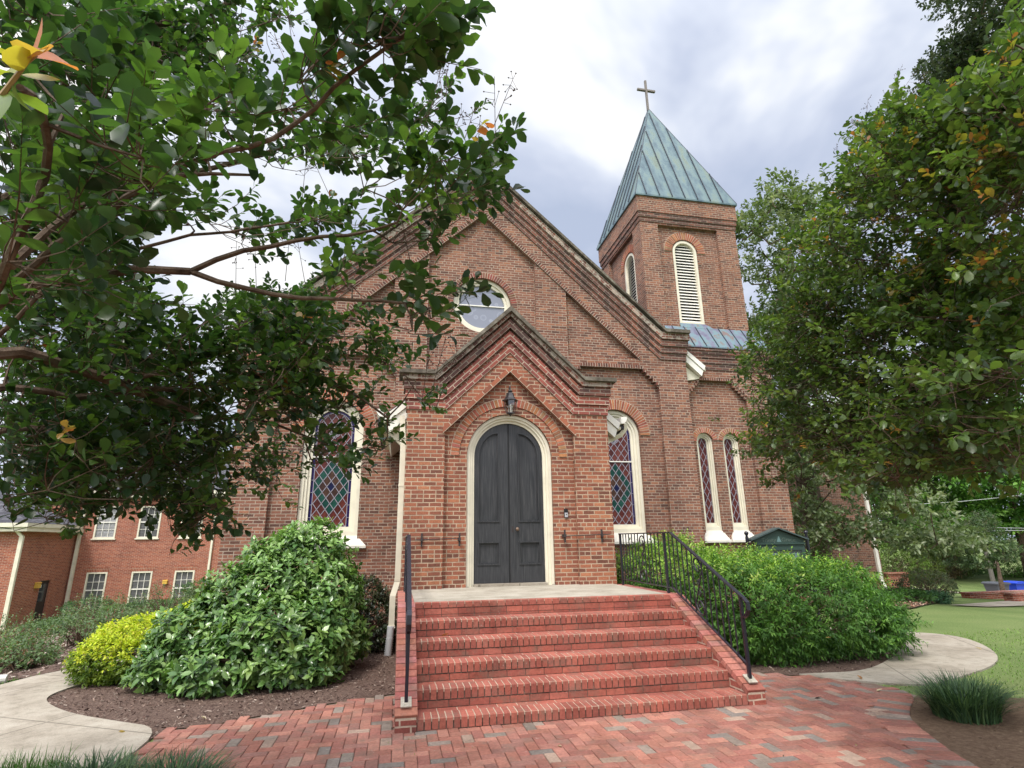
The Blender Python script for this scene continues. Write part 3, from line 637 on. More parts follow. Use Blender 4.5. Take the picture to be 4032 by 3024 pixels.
# --- windows
def clip(poly, cp):
    """convex clip (Sutherland-Hodgman), cp counter-clockwise"""
    outp = poly
    for i in range(len(cp)):
        a, b = cp[i], cp[(i + 1) % len(cp)]; inp, outp = outp, []
        if not inp: return []
        sd = lambda p: (b[0] - a[0]) * (p[1] - a[1]) - (b[1] - a[1]) * (p[0] - a[0])
        for j in range(len(inp)):
            p, q_ = inp[j], inp[(j + 1) % len(inp)]; sp, sq = sd(p), sd(q_)
            if sp >= 0: outp.append(p)
            if (sp >= 0) != (sq >= 0): t = sp / (sp - sq); outp.append((p[0] + t * (q_[0] - p[0]), p[1] + t * (q_[1] - p[1])))
    return outp
def stained(cx, hw, zb, zs, Y, cw, chh, bord, motif, parent, lead):
    inner = arch(cx, hw - bord, zb, zs, 16); full = arch(cx, hw, zb, zs, 20)
    mb = MB(); bl = (.018, .010, .075); mb.prism([(x, Y + .012, z) for x, z in full], (0, .01, 0), bl)
    lb = MB(); rs = random.Random(11)
    maroon = [(.085, .020, .017), (.105, .027, .021), (.066, .017, .015), (.12, .033, .026)]; brown = [(.045, .022, .018), (.06, .03, .02)]; green = [(.008, .045, .036), (.012, .06, .045)]; navy = [(.008, .010, .045)]
    nx = int(hw / cw) + 2; nz = int((zs + hw - zb) / chh) + 2
    for i in range(-2 * nx, 2 * nx + 1):
        for j in range(-1, 2 * nz + 2):
            if (i + j) % 2: continue
            x, z = cx + i * cw / 2, motif + (j - nz) * chh / 2
            D = clip([(x - cw / 2, z), (x, z - chh / 2), (x + cw / 2, z), (x, z + chh / 2)], inner)
            if len(D) < 3: continue
            k = max(abs(i), 0) / 1.0; dd = (abs(i) + abs(j - nz)) / 2
            col = rs.choice(maroon)
            if motif - zb < 2 and hw > .3: col = rs.choice(navy) if dd < .5 else rs.choice(brown) if dd < 1.5 else rs.choice(green) if dd < 2.5 else col
            if hw > .3 and z > motif + 1.15 and abs(i) < 1.2 and z < motif + 1.4: col = (.02, .03, .05)
            mb.add([(p[0], Y + .008, p[1]) for p in D], [tuple(range(len(D)))], col)
            D2 = [(x, z - chh / 2), (x + cw / 2, z), (x, z + chh / 2)]
            for a, b in zip(D2[:-1], D2[1:]):
                nrm = np.array([-(b[1] - a[1]), b[0] - a[0]]); nrm = nrm / np.linalg.norm(nrm) * lead
                Q = clip([(a[0] - nrm[0], a[1] - nrm[1]), (b[0] - nrm[0], b[1] - nrm[1]), (b[0] + nrm[0], b[1] + nrm[1]), (a[0] + nrm[0], a[1] + nrm[1])], inner)
                if len(Q) > 2: lb.prism([(p[0], Y + .006, p[1]) for p in Q], (0, -.008, 0))
    if hw > .3:
        def strip(pa, pb, wd):
            a, b = np.array(pa), np.array(pb); n_ = np.array([-(b - a)[1], (b - a)[0]]); n_ = n_ / np.linalg.norm(n_) * wd
            lb.prism([(p[0], Y + .009, p[1]) for p in (a - n_, b - n_, b + n_, a + n_)], (0, -.012, 0))
        for a, b in zip(inner, inner[1:] + inner[:1]): strip(a, b, lead)
        z = zb + .2
        while z < zs + .1:
            for s in (-1, 1): strip((cx + s * (hw - bord), z), (cx + s * hw, z), lead * .8)
            z += .27
        for r_ in (.115, .085):
            hx = [(cx + r_ * math.cos(math.pi * (k / 3 + .5)), motif + 1.22 + 1.12 * r_ * math.sin(math.pi * (k / 3 + .5))) for k in range(6)]
            for a, b in zip(hx, hx[1:] + hx[:1]): strip(a, b, lead * 1.2)
        bz = MB(); bz.box((cx - hw, Y - .02, motif + .64), (cx + hw, Y + .02, motif + .665)); bz.build('glazing_bar', M['white'], parent)
    g = mb.build('stained_glass', M['stained'], parent, usecol=True)
    lb.build('leading', M['lead'], parent)
def arched_window(cx, hw, gl, zb, zs, Y, name, parent, motif, cw, chh, bord, lead):
    """moulded white frame set back in the brick, stained glass, sloping sill"""
    mb = MB(); t = hw - gl
    slab(mb, FR(Y), arch(cx, hw, zb, zs), [arch(cx, hw - t * .38, zb + .10, zs)], -.22, 0)
    slab(mb, FR(Y), arch(cx, hw - t * .38, zb + .10, zs), [arch(cx, hw - t * .68, zb + .14, zs)], -.22, -.035)
    slab(mb, FR(Y), arch(cx, hw - t * .68, zb + .14, zs), [arch(cx, gl, zb + .2, zs)], -.22, -.075)
    fr = mb.build(name, M['cream'], parent)
    stained(cx, gl + .004, zb + .2, zs, Y + .105, cw, chh, bord, motif, fr, lead)
    return fr
def sill(cx, hw0, hw1, z0, z1, Y0, Y1, parent):
    mb = MB(); V = [(cx - hw0, Y1, z1), (cx + hw0, Y1, z1), (cx + hw1, Y0, z0 + .05), (cx - hw1, Y0, z0 + .05), (cx - hw0, Y1 + .15, z1), (cx + hw0, Y1 + .15, z1), (cx + hw1, Y0, z0), (cx - hw1, Y0, z0), (cx - hw1, Y1 + .15, z0), (cx + hw1, Y1 + .15, z0)]
    mb.add(V, [(0, 3, 2, 1), (3, 7, 6, 2), (0, 1, 5, 4), (7, 8, 9, 6), (0, 4, 8, 7, 3), (1, 2, 6, 9, 5)]); return mb.build('sill', M['sill'], parent)
for s in (-1, 1):
    f_ = arched_window(AX + s * WX, WH, .435, 1.83, WZ, YM + REC + .07, 'arched_window', CH, 2.90, .178, .248, .065, .0065)
    sill(AX + s * WX, WH, .84, 1.58, 1.835, YM - .01, YM + REC + .05, f_)
    ring('brick_arch', AX + s * WX, WZ, .645, .90, YM + REC - .03, .1, 0, math.pi, 38, CH)
mb = MB(); slab(mb, FR(YM + REC + .06), circ(AX, 7.46, .74), [circ(AX, 7.46, .66)], -.1, 0); slab(mb, FR(YM + REC + .06), circ(AX, 7.46, .66), [circ(AX, 7.46, .59)], -.1, -.04)
rw = mb.build('round_window', M['cream'], CH)
mb = MB(); slab(mb, FR(YM + REC + .15), circ(AX, 7.46, .595), [], -.02, 0); mb.build('glass', M['round_glass'], rw)
mb = MB(); mb.box((AX - .59, YM + REC + .118, 7.475), (AX + .59, YM + REC + .148, 7.50)); mb.build('glazing_bar', M['white'], rw)
ring('brick_arch', AX, 7.46, .745, .90, YM + REC - .03, .1, -.2, math.pi + .2, 46, CH, stone=[(.2, .075, .055), (.25, .09, .06), (.15, .06, .05)])

# --- the porch
PS = .97
psil = [(AX - 1.8, -.3), (AX + 1.8, -.3), (AX + 1.8, 4.46), (AX + 1.34, 4.46), (AX, 4.46 + 1.34 * PS), (AX - 1.34, 4.46), (AX - 1.8, 4.46)]
door_hole = arch(AX, .752, .9, 3.10, 28)
mb = MB(); slab(mb, FR(YP + .1), psil, [arch(AX, .757, .9, 3.10, 28)], -.25, 0); mb.build('porch_wall', M['brick_porch'], CH)
mb = MB(); prec = [(AX - 1.15, .9), (AX + 1.15, .9), (AX + 1.15, 3.5), (AX, 3.5 + 1.15 * PS), (AX - 1.15, 3.5)]
slab(mb, FR(YP + .1), psil, [prec], 0, .1); mb.build('porch_pier', M['brick_porch'], CH)
mb = MB()
for s in (-1, 1): sl_band(mb, (AX, 3.5 + 1.15 * PS), (AX + s * 1.19, 3.5 - .04 * PS), .108, .03, YP, s)
mb.build('chevron_course', brick_mat('chevron brick', [(0, (.22, .085, .055)), (.5, (.33, .115, .068)), (1, (.40, .15, .085))], (.55, .44, .33), bw=.2032, bh=.2, off=0), CH)
zb_ = [3.87, 4.05, 4.215, 4.375]; pp = [.025, .06, .10, .14]
for i in range(4):
    mb = MB(); xk = 1.15 + .06 * i; za = zb_[i] + xk * PS; th = (.172, .168, .168, .115)[i]
    for s in (-1, 1):
        sl_band(mb, (AX, za), (AX + s * xk, zb_[i]), th, pp[i], YP, s)
        xs = sorted((AX + s * xk, AX + s * (1.80 + pp[i] * .7))); hz_band(mb, xs[0], xs[1], zb_[i], zb_[i] + th, YP - pp[i], YP + .32)
    mb.build('corbel_band', (M['brick_band'], M['brick_band'], M['brick_dark'], M['brick_worn'])[i], CH)
zk = 4.535; mb = MB(); xe = 1.96
P = [(AX + xe, zk), (AX + 1.34, zk), (AX, zk + 1.34 * PS), (AX - 1.34, zk), (AX - xe, zk), (AX - xe, zk - .07), (AX - 1.36, zk - .07), (AX, zk + 1.34 * PS - .1), (AX + 1.36, zk - .07), (AX + xe, zk - .07)]
slab(mb, FR(YP + .36), P, [], 0, .36 + .21); mb.build('coping', M['coping'], CH)
mb = MB()
for s in (-1, 1): mb.box((AX + s * 1.66 - .13, YP + .36, -.3), (AX + s * 1.66 + .13, YM, 3.75))
mb.build('porch_side_wall', M['brick'], CH)
mb = MB(); mb.prism([(AX, YP + .37, 5.6), (AX + 2.3, YP + .37, 5.6 - 2.3 * .8), (AX + 2.3, YP + .37, 5.52 - 2.3 * .8), (AX, YP + .37, 5.5), (AX - 2.3, YP + .37, 5.52 - 2.3 * .8), (AX - 2.3, YP + .37, 5.6 - 2.3 * .8)], (0, YM - YP - .375, 0)); mb.build('porch_roof', M['slate'], CH)
for s in (-1, 1):
    eave_return(1.80, 4.13, .40, -.32, YP + .33, YM - .02, s)
    g = MB(); x = AX + s * 2.2; g.prism([(x, YP + .3, 3.92), (x + s * .13, YP + .3, 3.93), (x + s * .12, YP + .3, 3.87), (x + s * .07, YP + .3, 3.80), (x, YP + .3, 3.79)], (0, YM - YP - .35, 0)); go = g.build('gutter', M['white'], CH)
def flat_pipe(pts, a, b, name, mat, parent):
    mb = MB(); P = [np.array(p, float) for p in pts]
    V = []; F = []
    for i, p in enumerate(P):
        V += [p + np.array([dx_, dy_, 0]) for dx_, dy_ in ((-a, -b), (a, -b), (a, b), (-a, b))]
    for i in range(len(P) - 1):
        for k in range(4): F.append((i * 4 + k, i * 4 + (k + 1) % 4, i * 4 + 4 + (k + 1) % 4, i * 4 + 4 + k))
    F += [(3, 2, 1, 0), tuple(range(len(P) * 4 - 4, len(P) * 4))]
    mb.add(V, F); return mb.build(name, mat, parent)
# downspout on the porch's near-left corner, elbow on the other side
dp = flat_pipe([(-1.80 - .12, 3.86, 3.80), (-1.90, 3.86, 3.5), (-1.885, 3.86, 3.3), (-1.885, 3.86, 1.08), (-1.95, 3.80, .86), (-1.95, 3.80, .40)], .045, .034, 'downspout', M['cream'], CH)
for z, yy, xx in ((1.10, 3.86, -1.885), (.41, 3.80, -1.95), (2.6, 3.86, -1.885)):
    mb = MB(); mb.box((xx - .05, yy - .04, z - .02), (xx + .052, yy + .04, z + .02)); mb.build('strap', M['cream'], dp)
mb = MB(); pts = []; rr = []
for i in range(27):
    t = i / 26; pts.append((-1.955 - .03 * t, 3.79 - .05 * t, .42 - .42 * t)); rr.append((.056 if t < .35 else (.064 if i % 2 else .052)))
mb.tube(pts, rr, 12); mb.build('corrugated_pipe', paint('grey plastic', (.42, .42, .43), .4, .3), dp, smooth=True)
el = [(2.27, YP + .36, 3.80), (2.27, YP + .40, 3.70), (2.2, YP + .45, 3.60), (2.05, YP + .5, 3.53), (1.86, YP + .55, 3.46), (1.84, YP + .56, 3.3), (1.84, YP + .56, .3)]
mb = MB(); mb.tube(el, .046, 4); mb.build('downspout', M['cream'], CH)

# --- the doors
mb = MB(); YD = YP + .1
slab(mb, FR(YD + .05), arch(AX, .75, .965, 3.10, 28), [arch(AX, .70, .90, 3.10, 28)], -.2, 0)
slab(mb, FR(YD + .05), arch(AX, .70, .965, 3.10, 28), [arch(AX, .66, .90, 3.10, 28)], -.2, -.03)
slab(mb, FR(YD + .05), arch(AX, .66, .965, 3.10, 28), [arch(AX, .615, .90, 3.10, 28)], -.2, -.07)
dfr = mb.build('door_frame', M['cream'], CH)
ring('brick_arch', AX, 3.10, .895, 1.035, YD - .02, .12, 0, math.pi, 44, CH)
ring('brick_arch', AX, 3.10, .76, .89, YD + .015, .1, 0, math.pi, 38, CH)
YL = YD + .15
for s in (-1, 1):
    half = [(AX + s * .004, 1.005), (AX + s * .617, 1.005), (AX + s * .617, 3.10)] + [(AX + s * .617 * math.cos(a), 3.10 + .617 * math.sin(a)) for a in np.linspace(0, math.pi / 2, 18)[1:-1]] + [(AX + s * .004, 3.715)]
    px0, px1 = .175, .535
    lowp = [(AX + s * x, z) for x, z in ((px0, 1.30), (px1, 1.30), (px1, 1.66), (px0, 1.66))]
    def tall(o):
        c = (px1 - o, 3.10); R_ = px1 - px0
        return [(AX + s * x, z) for x, z in [(px0 + o, 2.0 + o), (px1 - o, 2.0 + o)] + [(px0 + .0 + o + (R_ - 2 * o) * math.cos(a), 3.12 + (.42 - o) * math.sin(a)) for a in np.linspace(0, math.pi / 2, 14)]]
    def low(o): return [(AX + s * x, z) for x, z in ((px0 + o, 1.30 + o), (px1 - o, 1.30 + o), (px1 - o, 1.66 - o), (px0 + o, 1.66 - o))]
    mb = MB(); slab(mb, FR(YL), half, [tall(0), low(0)], -.04, 0); slab(mb, FR(YL), half, [], -.06, -.041)
    lf = mb.build('door_leaf', M['door'], CH)
    mb = MB()
    for q_ in (tall, low):
        slab(mb, FR(YL), q_(-.012), [q_(.012)], -.001, .016); slab(mb, FR(YL), q_(.010), [q_(.03)], -.04, -.012); slab(mb, FR(YL), q_(.03), [], -.042, -.028)
    mb.build('panel_moulding', M['door'], lf)
    if s > 0:
        mb = MB(); mb.lathe((0, 0, 0), [(.012, 0), (.012, .03), (.026, .035), (.031, .05), (.026, .066), (.008, .072)], 12)
        mb.V = [(AX + .135 + x, YL - z, 1.87 + y) for x, y, z in mb.V]; mb.build('door_knob', paint('dull brass', (.16, .10, .065), .35, .4, 30, .6), lf, smooth=True)
        mb = MB(); mb.box((AX + .045, YL - .006, 1.82), (AX + .075, YL, 1.92)); mb.build('keyhole_plate', M['oldiron'], lf)
mb = MB(); mb.box((AX - .62, YD + .02, .962), (AX + .62, YD + .2, 1.0)); mb.build('threshold', M['concrete'], CH)
mb = MB(); mb.box((AX - .01, YL - .008, 1.005), (AX + .012, YL + .0, 3.71)); mb.build('dark_gap_strip', M['black'], dfr)  # black strip laid over the joint, painting the shade between the leaves

# --- the tower
TX0, TX1, TY0, TY1 = 4.73, 7.855, 7.559, 10.69
BY, BX1 = 7.209, 8.10
mb = MB(); W2 = [(5.905, .12), (6.665, .12)]
bsil = [(5.3, -.4), (BX1 - REC, -.4), (BX1 - REC, 6.75), (5.3, 6.75)]
slab(mb, FR(BY + REC), bsil, [arch(c, .235, 1.6, 4.13) for c, _ in W2], -.3, 0)
mb.box((BX1 - REC - .3, BY + REC + .302, -.4), (BX1 - REC, 11.0, 6.75)); mb.build('tower_base_wall', M['brick'], CH)
st = [(5.5, -.38), (7.235, -.38), (7.235, 5.30)] + sum([[(7.235 - .075 * i, 5.30 + .08 * (i - 1)), (7.235 - .075 * i, 5.30 + .08 * i)] for i in range(1, 6)], []) + [(6.80, 5.78), (5.93, 5.78)] + sum([[(5.93 - .072 * i, 5.78 - .08 * (i - 1)), (5.93 - .072 * i, 5.78 - .08 * i)] for i in range(1, 6)], []) + [(5.5, 5.30)]
mb = MB(); slab(mb, FR(BY + REC), [(5.3, -.4), (BX1, -.4), (BX1, 6.75), (5.3, 6.75)], [st], 0, REC)
mb.box((BX1 - REC + .0005, BY + REC + .001, -.4), (BX1, 7.9, 6.75)); mb.box((BX1 - REC + .0005, 10.4, -.4), (BX1, 11.0, 6.75)); mb.box((BX1 - REC + .0005, 7.9, 5.78), (BX1, 10.4, 6.75)); mb.build('tower_pier', M['brick'], CH)
mb = MB()
for i, (z0, z1) in enumerate(((6.09, 6.255), (6.255, 6.41), (6.41, 6.51), (6.51, 6.60), (6.60, 6.70))):
    p = .022 * (i + 1); hz_band(mb, 5.3, BX1 + p, z0, z1, BY - p, BY - .0005); hz_band(mb, BX1 + .0005, BX1 + p, z0, z1, BY, 11.0)
mb.build('corbel_band', M['brick_dark'], CH)
mb = MB(); hz_band(mb, 5.91, 6.82, 5.782, 5.85, BY - .028, BY - .0005)
for i in range(6):
    hz_band(mb, 6.80 + .075 * i, 6.875 + .075 * i, 5.782 - .08 * i, 5.845 - .08 * i, BY - .026, BY - .0008); hz_band(mb, 5.86 - .072 * i, 5.93 - .072 * i, 5.782 - .08 * i, 5.845 - .08 * i, BY - .026, BY - .0008)
mb.build('corbel_course', M['rowlock_dark'], CH)
for c, gl in W2:
    f_ = arched_window(c, .235, .118, 1.86, 4.13, BY + REC + .05, 'lancet_window', CH, 3.0, .15, .30, .018, .006)
    sill(c, .235, .36, 1.58, 1.865, BY - .005, BY + REC + .03, f_)
    ring('brick_arch', c, 4.13, .24, .375, BY + REC - .025, .1, .12 if c < 6.2 else 0, math.pi if c < 6.2 else math.pi - .12, 16, CH)
# copper skirt roof round the tower's foot
mb = MB(); e0, e1, zt, zl = .13, .0, 7.46, 6.72
V = [(5.2, BY - e0, zl), (BX1 + e0, BY - e0, zl), (TX1 + .01, TY0 - .001, zt), (5.2, TY0 - .001, zt), (BX1 + e0, 11.1, zl), (TX1 + .01, 11.1, zt), (5.2, BY - e0, zl - .035), (BX1 + e0, BY - e0, zl - .035), (BX1 + e0, 11.1, zl - .035)]
mb.add(V, [(0, 1, 2, 3), (1, 4, 5, 2), (6, 7, 1, 0), (7, 8, 4, 1)]); sk = mb.build('skirt_roof', M['copper'], CH)
mb = MB(); dv = np.array([0, TY0 - BY + e0, zt - zl]); dl = np.linalg.norm(dv); du = dv / dl; dn_ = np.array([0, -du[2], du[1]])
for x in np.arange(5.42, 8.15, .36): mb.obox(np.array([x, (BY - e0 + TY0) / 2, (zt + zl) / 2]) + dn_ * .012, (.008, 0, 0), du * dl / 2, dn_ * .014)
mb.build('standing_seam', M['seam'], sk)
# upper stage
mb = MB(); I = REC
LF = dict(cx=6.145, hw=.385, zb=7.6, zs=9.9); LL = -9.12
core = [(TX0 + I, 6.7), (TX1 - I, 6.7), (TX1 - I, 11.6), (TX0 + I, 11.6)]
slab(mb, FR(TY0 + I), core, [arch(LF['cx'], .39, 7.58, 9.9)], -.25, 0)
slab(mb, FL(TX0 + I), [(-TY1 + I, 6.7), (-TY0 - I - .251, 6.7), (-TY0 - I - .251, 11.6), (-TY1 + I, 11.6)], [arch(-8.72, .39, 7.58, 9.9)], -.25, 0)
mb.box((TX0 + I + .26, TY1 - I - .25, 6.7), (TX1 - I, TY1 - I, 11.6)); mb.box((TX1 - I - .25, TY0 + I + .251, 6.7), (TX1 - I, TY1 - I - .251, 11.6)); mb.build('tower_wall', M['brick'], CH)
mb = MB(); slab(mb, FR(TY0 + I), [(TX0, 6.7), (TX1, 6.7), (TX1, 11.6), (TX0, 11.6)], [[(5.29, 6.71), (7.23, 6.71), (7.23, 10.70), (5.29, 10.70)]], 0.0005, I)
slab(mb, FL(TX0 + I), [(-TY1, 6.7), (-TY0 - I, 6.7), (-TY0 - I, 11.6), (-TY1, 11.6)], [[(-TY1 + .60, 6.71), (-TY0 - .56, 6.71), (-TY0 - .56, 10.70), (-TY1 + .60, 10.70)]], 0.0005, I)
slab(mb, FRX(TX1 - I), [(TY0 + I, 6.7), (TY1, 6.7), (TY1, 11.6), (TY0 + I, 11.6)], [[(TY0 + .6, 6.71), (TY1 - .6, 6.71), (TY1 - .6, 10.70), (TY0 + .6, 10.70)]], 0.0005, I)
mb.build('tower_pier', M['brick'], CH)
def girdle(mb, z0, z1, p):
    x0, x1, y0, y1 = TX0 - p, TX1 + p, TY0 - p, TY1 + p
    hz_band(mb, x0, x1, z0, z1, y0, TY0 - .0004); hz_band(mb, x0, x1, z0, z1, TY1 + .0004, y1); hz_band(mb, x0, TX0 - .0004, z0, z1, TY0, TY1); hz_band(mb, TX1 + .0004, x1, z0, z1, TY0, TY1)
for z0, z1, p, mt in ((10.76, 10.90, .022, 'brick_dark'), (10.90, 11.06, .05, 'brick_dark'), (11.06, 11.26, .075, 'brick'), (11.26, 11.61, .075, 'brick')):
    mb = MB(); girdle(mb, z0, z1, p); mb.build('corbel_band', M[mt], CH)
def louvre(fr, cu, Ysign, parent):
    mb = MB(); slab(mb, fr, arch(cu, .385, 7.6, 9.9), [arch(cu, .315, 7.66, 9.9)], -.16, .0)
    o = mb.build('louvre', M['cream'], parent)
    b = MB(); slab(b, fr, arch(cu, .33, 7.62, 9.9), [], -.21, -.2); b.build('dark_backing', M['black'], o)  # black sheet behind the slats stands in for the shade inside the tower
    O, U, Vv = map(lambda a: np.asarray(a, float), fr); N = np.cross(U, Vv); sl = MB(); z = 7.72
    while z < 10.17:
        hw = .318 if z < 9.9 else math.sqrt(max(.316 ** 2 - (z - 9.9) ** 2, 0))
        if hw > .05: sl.obox(O + U * cu + Vv * z + N * -.085, U * hw, N * .024 - Vv * .031, (Vv * .024 + N * .031) * .12)
        z += .094
    sl.build('slats', M['white'], o); return o
louvre(FR(TY0 + I - .0), LF['cx'], 1, CH); louvre(FL(TX0 + I), -8.72, 1, CH)
ring('brick_arch', LF['cx'], 9.9, .42, .66, TY0 + I - .025, .1, 0, math.pi, 26, CH)
rl = ring('brick_arch', 0, 9.9, .42, .66, 0, .1, 0, math.pi, 26, CH)
for o in [rl] + list(rl.children):
    for v in o.data.vertices: x, y, z = v.co; v.co = (TX0 + I - .025 + y, 8.72 - x, z)
    o.data.update()
mb = MB(); mb.prism([(5.74, TY0 + .1, 7.60), (6.55, TY0 + .1, 7.60), (6.74, TY0 - .012, 7.42), (5.70, TY0 - .012, 7.42)], (0, -.012, .012)); mb.build('flashing', M['copper'], CH)
# spire
cx_, cy_ = (TX0 + TX1) / 2, (TY0 + TY1) / 2; o_ = .12; ap = np.array([cx_ - .06, cy_, 16.47])
cs = [np.array([x, y, 11.63]) for x, y in ((TX0 - o_, TY0 - o_), (TX1 + o_, TY0 - o_), (TX1 + o_, TY1 + o_), (TX0 - o_, TY1 + o_))]
mb = MB(); V = cs + [ap] + [c - np.array([0, 0, .05]) for c in cs]
mb.add(V, [(0, 1, 4), (1, 2, 4), (2, 3, 4), (3, 0, 4), (8, 7, 6, 5)] + [(i + 5, (i + 1) % 4 + 5, (i + 1) % 4, i) for i in range(4)]); sp = mb.build('spire_roof', M['verdigris'], CH)
mb = MB()
for i in range(4):
    a, b = cs[i], cs[(i + 1) % 4]; mid = (a + b) / 2; up = ap - mid; nrm = np.cross(b - a, ap - a); nrm /= np.linalg.norm(nrm)
    for k in range(1, 8):
        t = k / 8 - .02; p = a + (b - a) * t; lim = min(t, 1 - t) * 2
        q_ = p + up * lim * .97; d = q_ - p; L = np.linalg.norm(d); sdv = (b - a) / np.linalg.norm(b - a)
        mb.obox((p + q_) / 2 + nrm * .014, sdv * .011, d / 2, nrm * .022)
    p = a; d = ap - p; mb.obox((p + ap) / 2 + (nrm * .0), np.cross(d / np.linalg.norm(d), [0, 0, 1]) * .02, d / 2, np.array([0, 0, .02]))
mb.build('standing_seam', M['seam'], sp)
mb = MB(); cxx, czz = ap[0] - .02, 17.25
mb.box((cxx - .034, cy_ - .034, 16.38), (cxx + .034, cy_ + .034, 17.68)); mb.box((cxx - .34, cy_ - .04, czz - .034), (cxx - .0345, cy_ + .04, czz + .034)); mb.box((cxx + .0345, cy_ - .04, czz - .034), (cxx + .34, cy_ + .04, czz + .034))
mb.build('cross', paint('weathered bronze cross', (.19, .165, .15), .6, .4, 6), CH)
# ================================================================== fixtures on and by the church
def lantern():
    x, y = AX - .015, YP - .05; T = thing('wall_lantern', (x, YP + .1, 4.05), 'black six-sided glass carriage lantern hanging over the arched church doors', 'lantern')
    yc = YP - .06
    mb = MB(); mb.lathe((x, yc, 0), [(.0, 4.275), (.016, 4.27), (.022, 4.255), (.05, 4.245), (.04, 4.23), (.02, 4.22), (.018, 4.205)], 12); mb.build('finial', M['bronze'], T, smooth=True)
    mb = MB(); mb.lathe((x, yc, 0), [(.04, 4.215), (.062, 4.205), (.075, 4.15), (.10, 4.10), (.145, 4.075), (.148, 4.062), (.12, 4.06)], 6); mb.build('lamp_cap', M['bronze'], T)
    mb = MB(); mb.tube([(x, YP + .1, 4.16), (x, YP + .05, 4.24), (x, YP + .02, 4.32), (x, yc + .01, 4.345), (x, yc, 4.32), (x, yc, 4.27)], .010, 6); mb.box((x - .04, YP + .08, 4.02), (x + .04, YP + .1, 4.22)); mb.build('bracket', M['bronze'], T)
    mb = MB(); r0, r1, z0, z1 = .112, .07, 4.06, 3.835
    for k in range(6):
        a = math.pi / 3 * k; mb.tube([(x + r0 * math.cos(a), yc + r0 * math.sin(a), z0), (x + .108 * math.cos(a), yc + .108 * math.sin(a), 3.97), (x + r1 * math.cos(a), yc + r1 * math.sin(a), z1)], .006, 4)
    mb.lathe((x, yc, 0), [(.074, 3.845), (.076, 3.832), (.03, 3.822), (.016, 3.80), (.004, 3.785)], 6); mb.build('lamp_frame', M['bronze'], T)
    m = NT('lantern glass'); gl = m.done(m.bsdf((.9, .92, .9), .05, .5, trans=.0)); nt_ = m.t; tr = m.n('ShaderNodeBsdfTransparent'); gls = m.n('ShaderNodeBsdfGlossy', {'Roughness': .08}); mx = m.n('ShaderNodeMixShader', {0: .16}); nt_.links.new(tr.outputs[0], mx.inputs[1]); nt_.links.new(gls.outputs[0], mx.inputs[2]); nt_.links.new(mx.outputs[0], m.out.inputs[0])
    mb = MB(); mb.lathe((x, yc, 0), [(.108, 4.058), (.104, 3.97), (.068, 3.84)], 6); mb.F = mb.F[2:]; mb.build('lamp_glass', m.m, T)
    for k in range(3):
        a = 2.1 * k + .4; mb = MB(); mb.lathe((x + .032 * math.cos(a), yc + .032 * math.sin(a), 0), [(.009, 3.85), (.009, 3.93), (.013, 3.945), (.010, 3.985), (.001, 4.0)], 8); mb.build('candle_bulb', M['white'], T)
lantern()
def intercom():
    x = AX + .975; T = thing('door_intercom', (x, YP + .1, 2.13), 'small black and silver door intercom on the brick to the right of the doors', 'intercom')
    mb = MB(); mb.box((x - .032, YP + .072, 2.055), (x + .032, YP + .1, 2.20)); mb.build('housing', M['black'], T)
    mb = MB(); mb.box((x - .027, YP + .066, 2.06), (x + .027, YP + .0715, 2.135)); mb.build('face_plate', paint('brushed steel', (.42, .42, .44), .35, .2, 30), T)
    mb = MB(); mb.lathe((0, 0, 0), [(.009, 0), (.009, .006)], 10); mb.V = [(x + a, YP + .066 - c, 2.105 + b) for a, b, c in mb.V]; mb.build('button', M['iron'], T)
intercom()
def tie_bar(x0, x1, a, b, z, label):
    T = thing('iron_bar', ((x0 + x1) / 2, YP, z), label, 'iron bar', 'iron tie bars on the porch wall')
    mb = MB(); mb.tube([(x0, YP - .035, z), (x1, YP - .035, z + .02)], .007, 6); mb.build('rod', M['oldiron'], T)
    for x in (a, b):
        mb = MB(); mb.box((x - .013, YP - .026, z - .105), (x + .013, YP - .004, z + .105)); mb.box((x - .018, YP - .05, z - .02), (x + .018, YP + (.1 if abs(x - AX) < 1.1 else 0), z + .03)); mb.build('hook_plate', M['oldiron'], T)
tie_bar(-1.64, -.90, -1.53, -.92, 1.71, 'rusty iron bar on two upright hooks to the left of the church doors')
tie_bar(.86, 1.68, .87, 1.53, 1.745, 'rusty iron bar on two upright hooks to the right of the church doors')
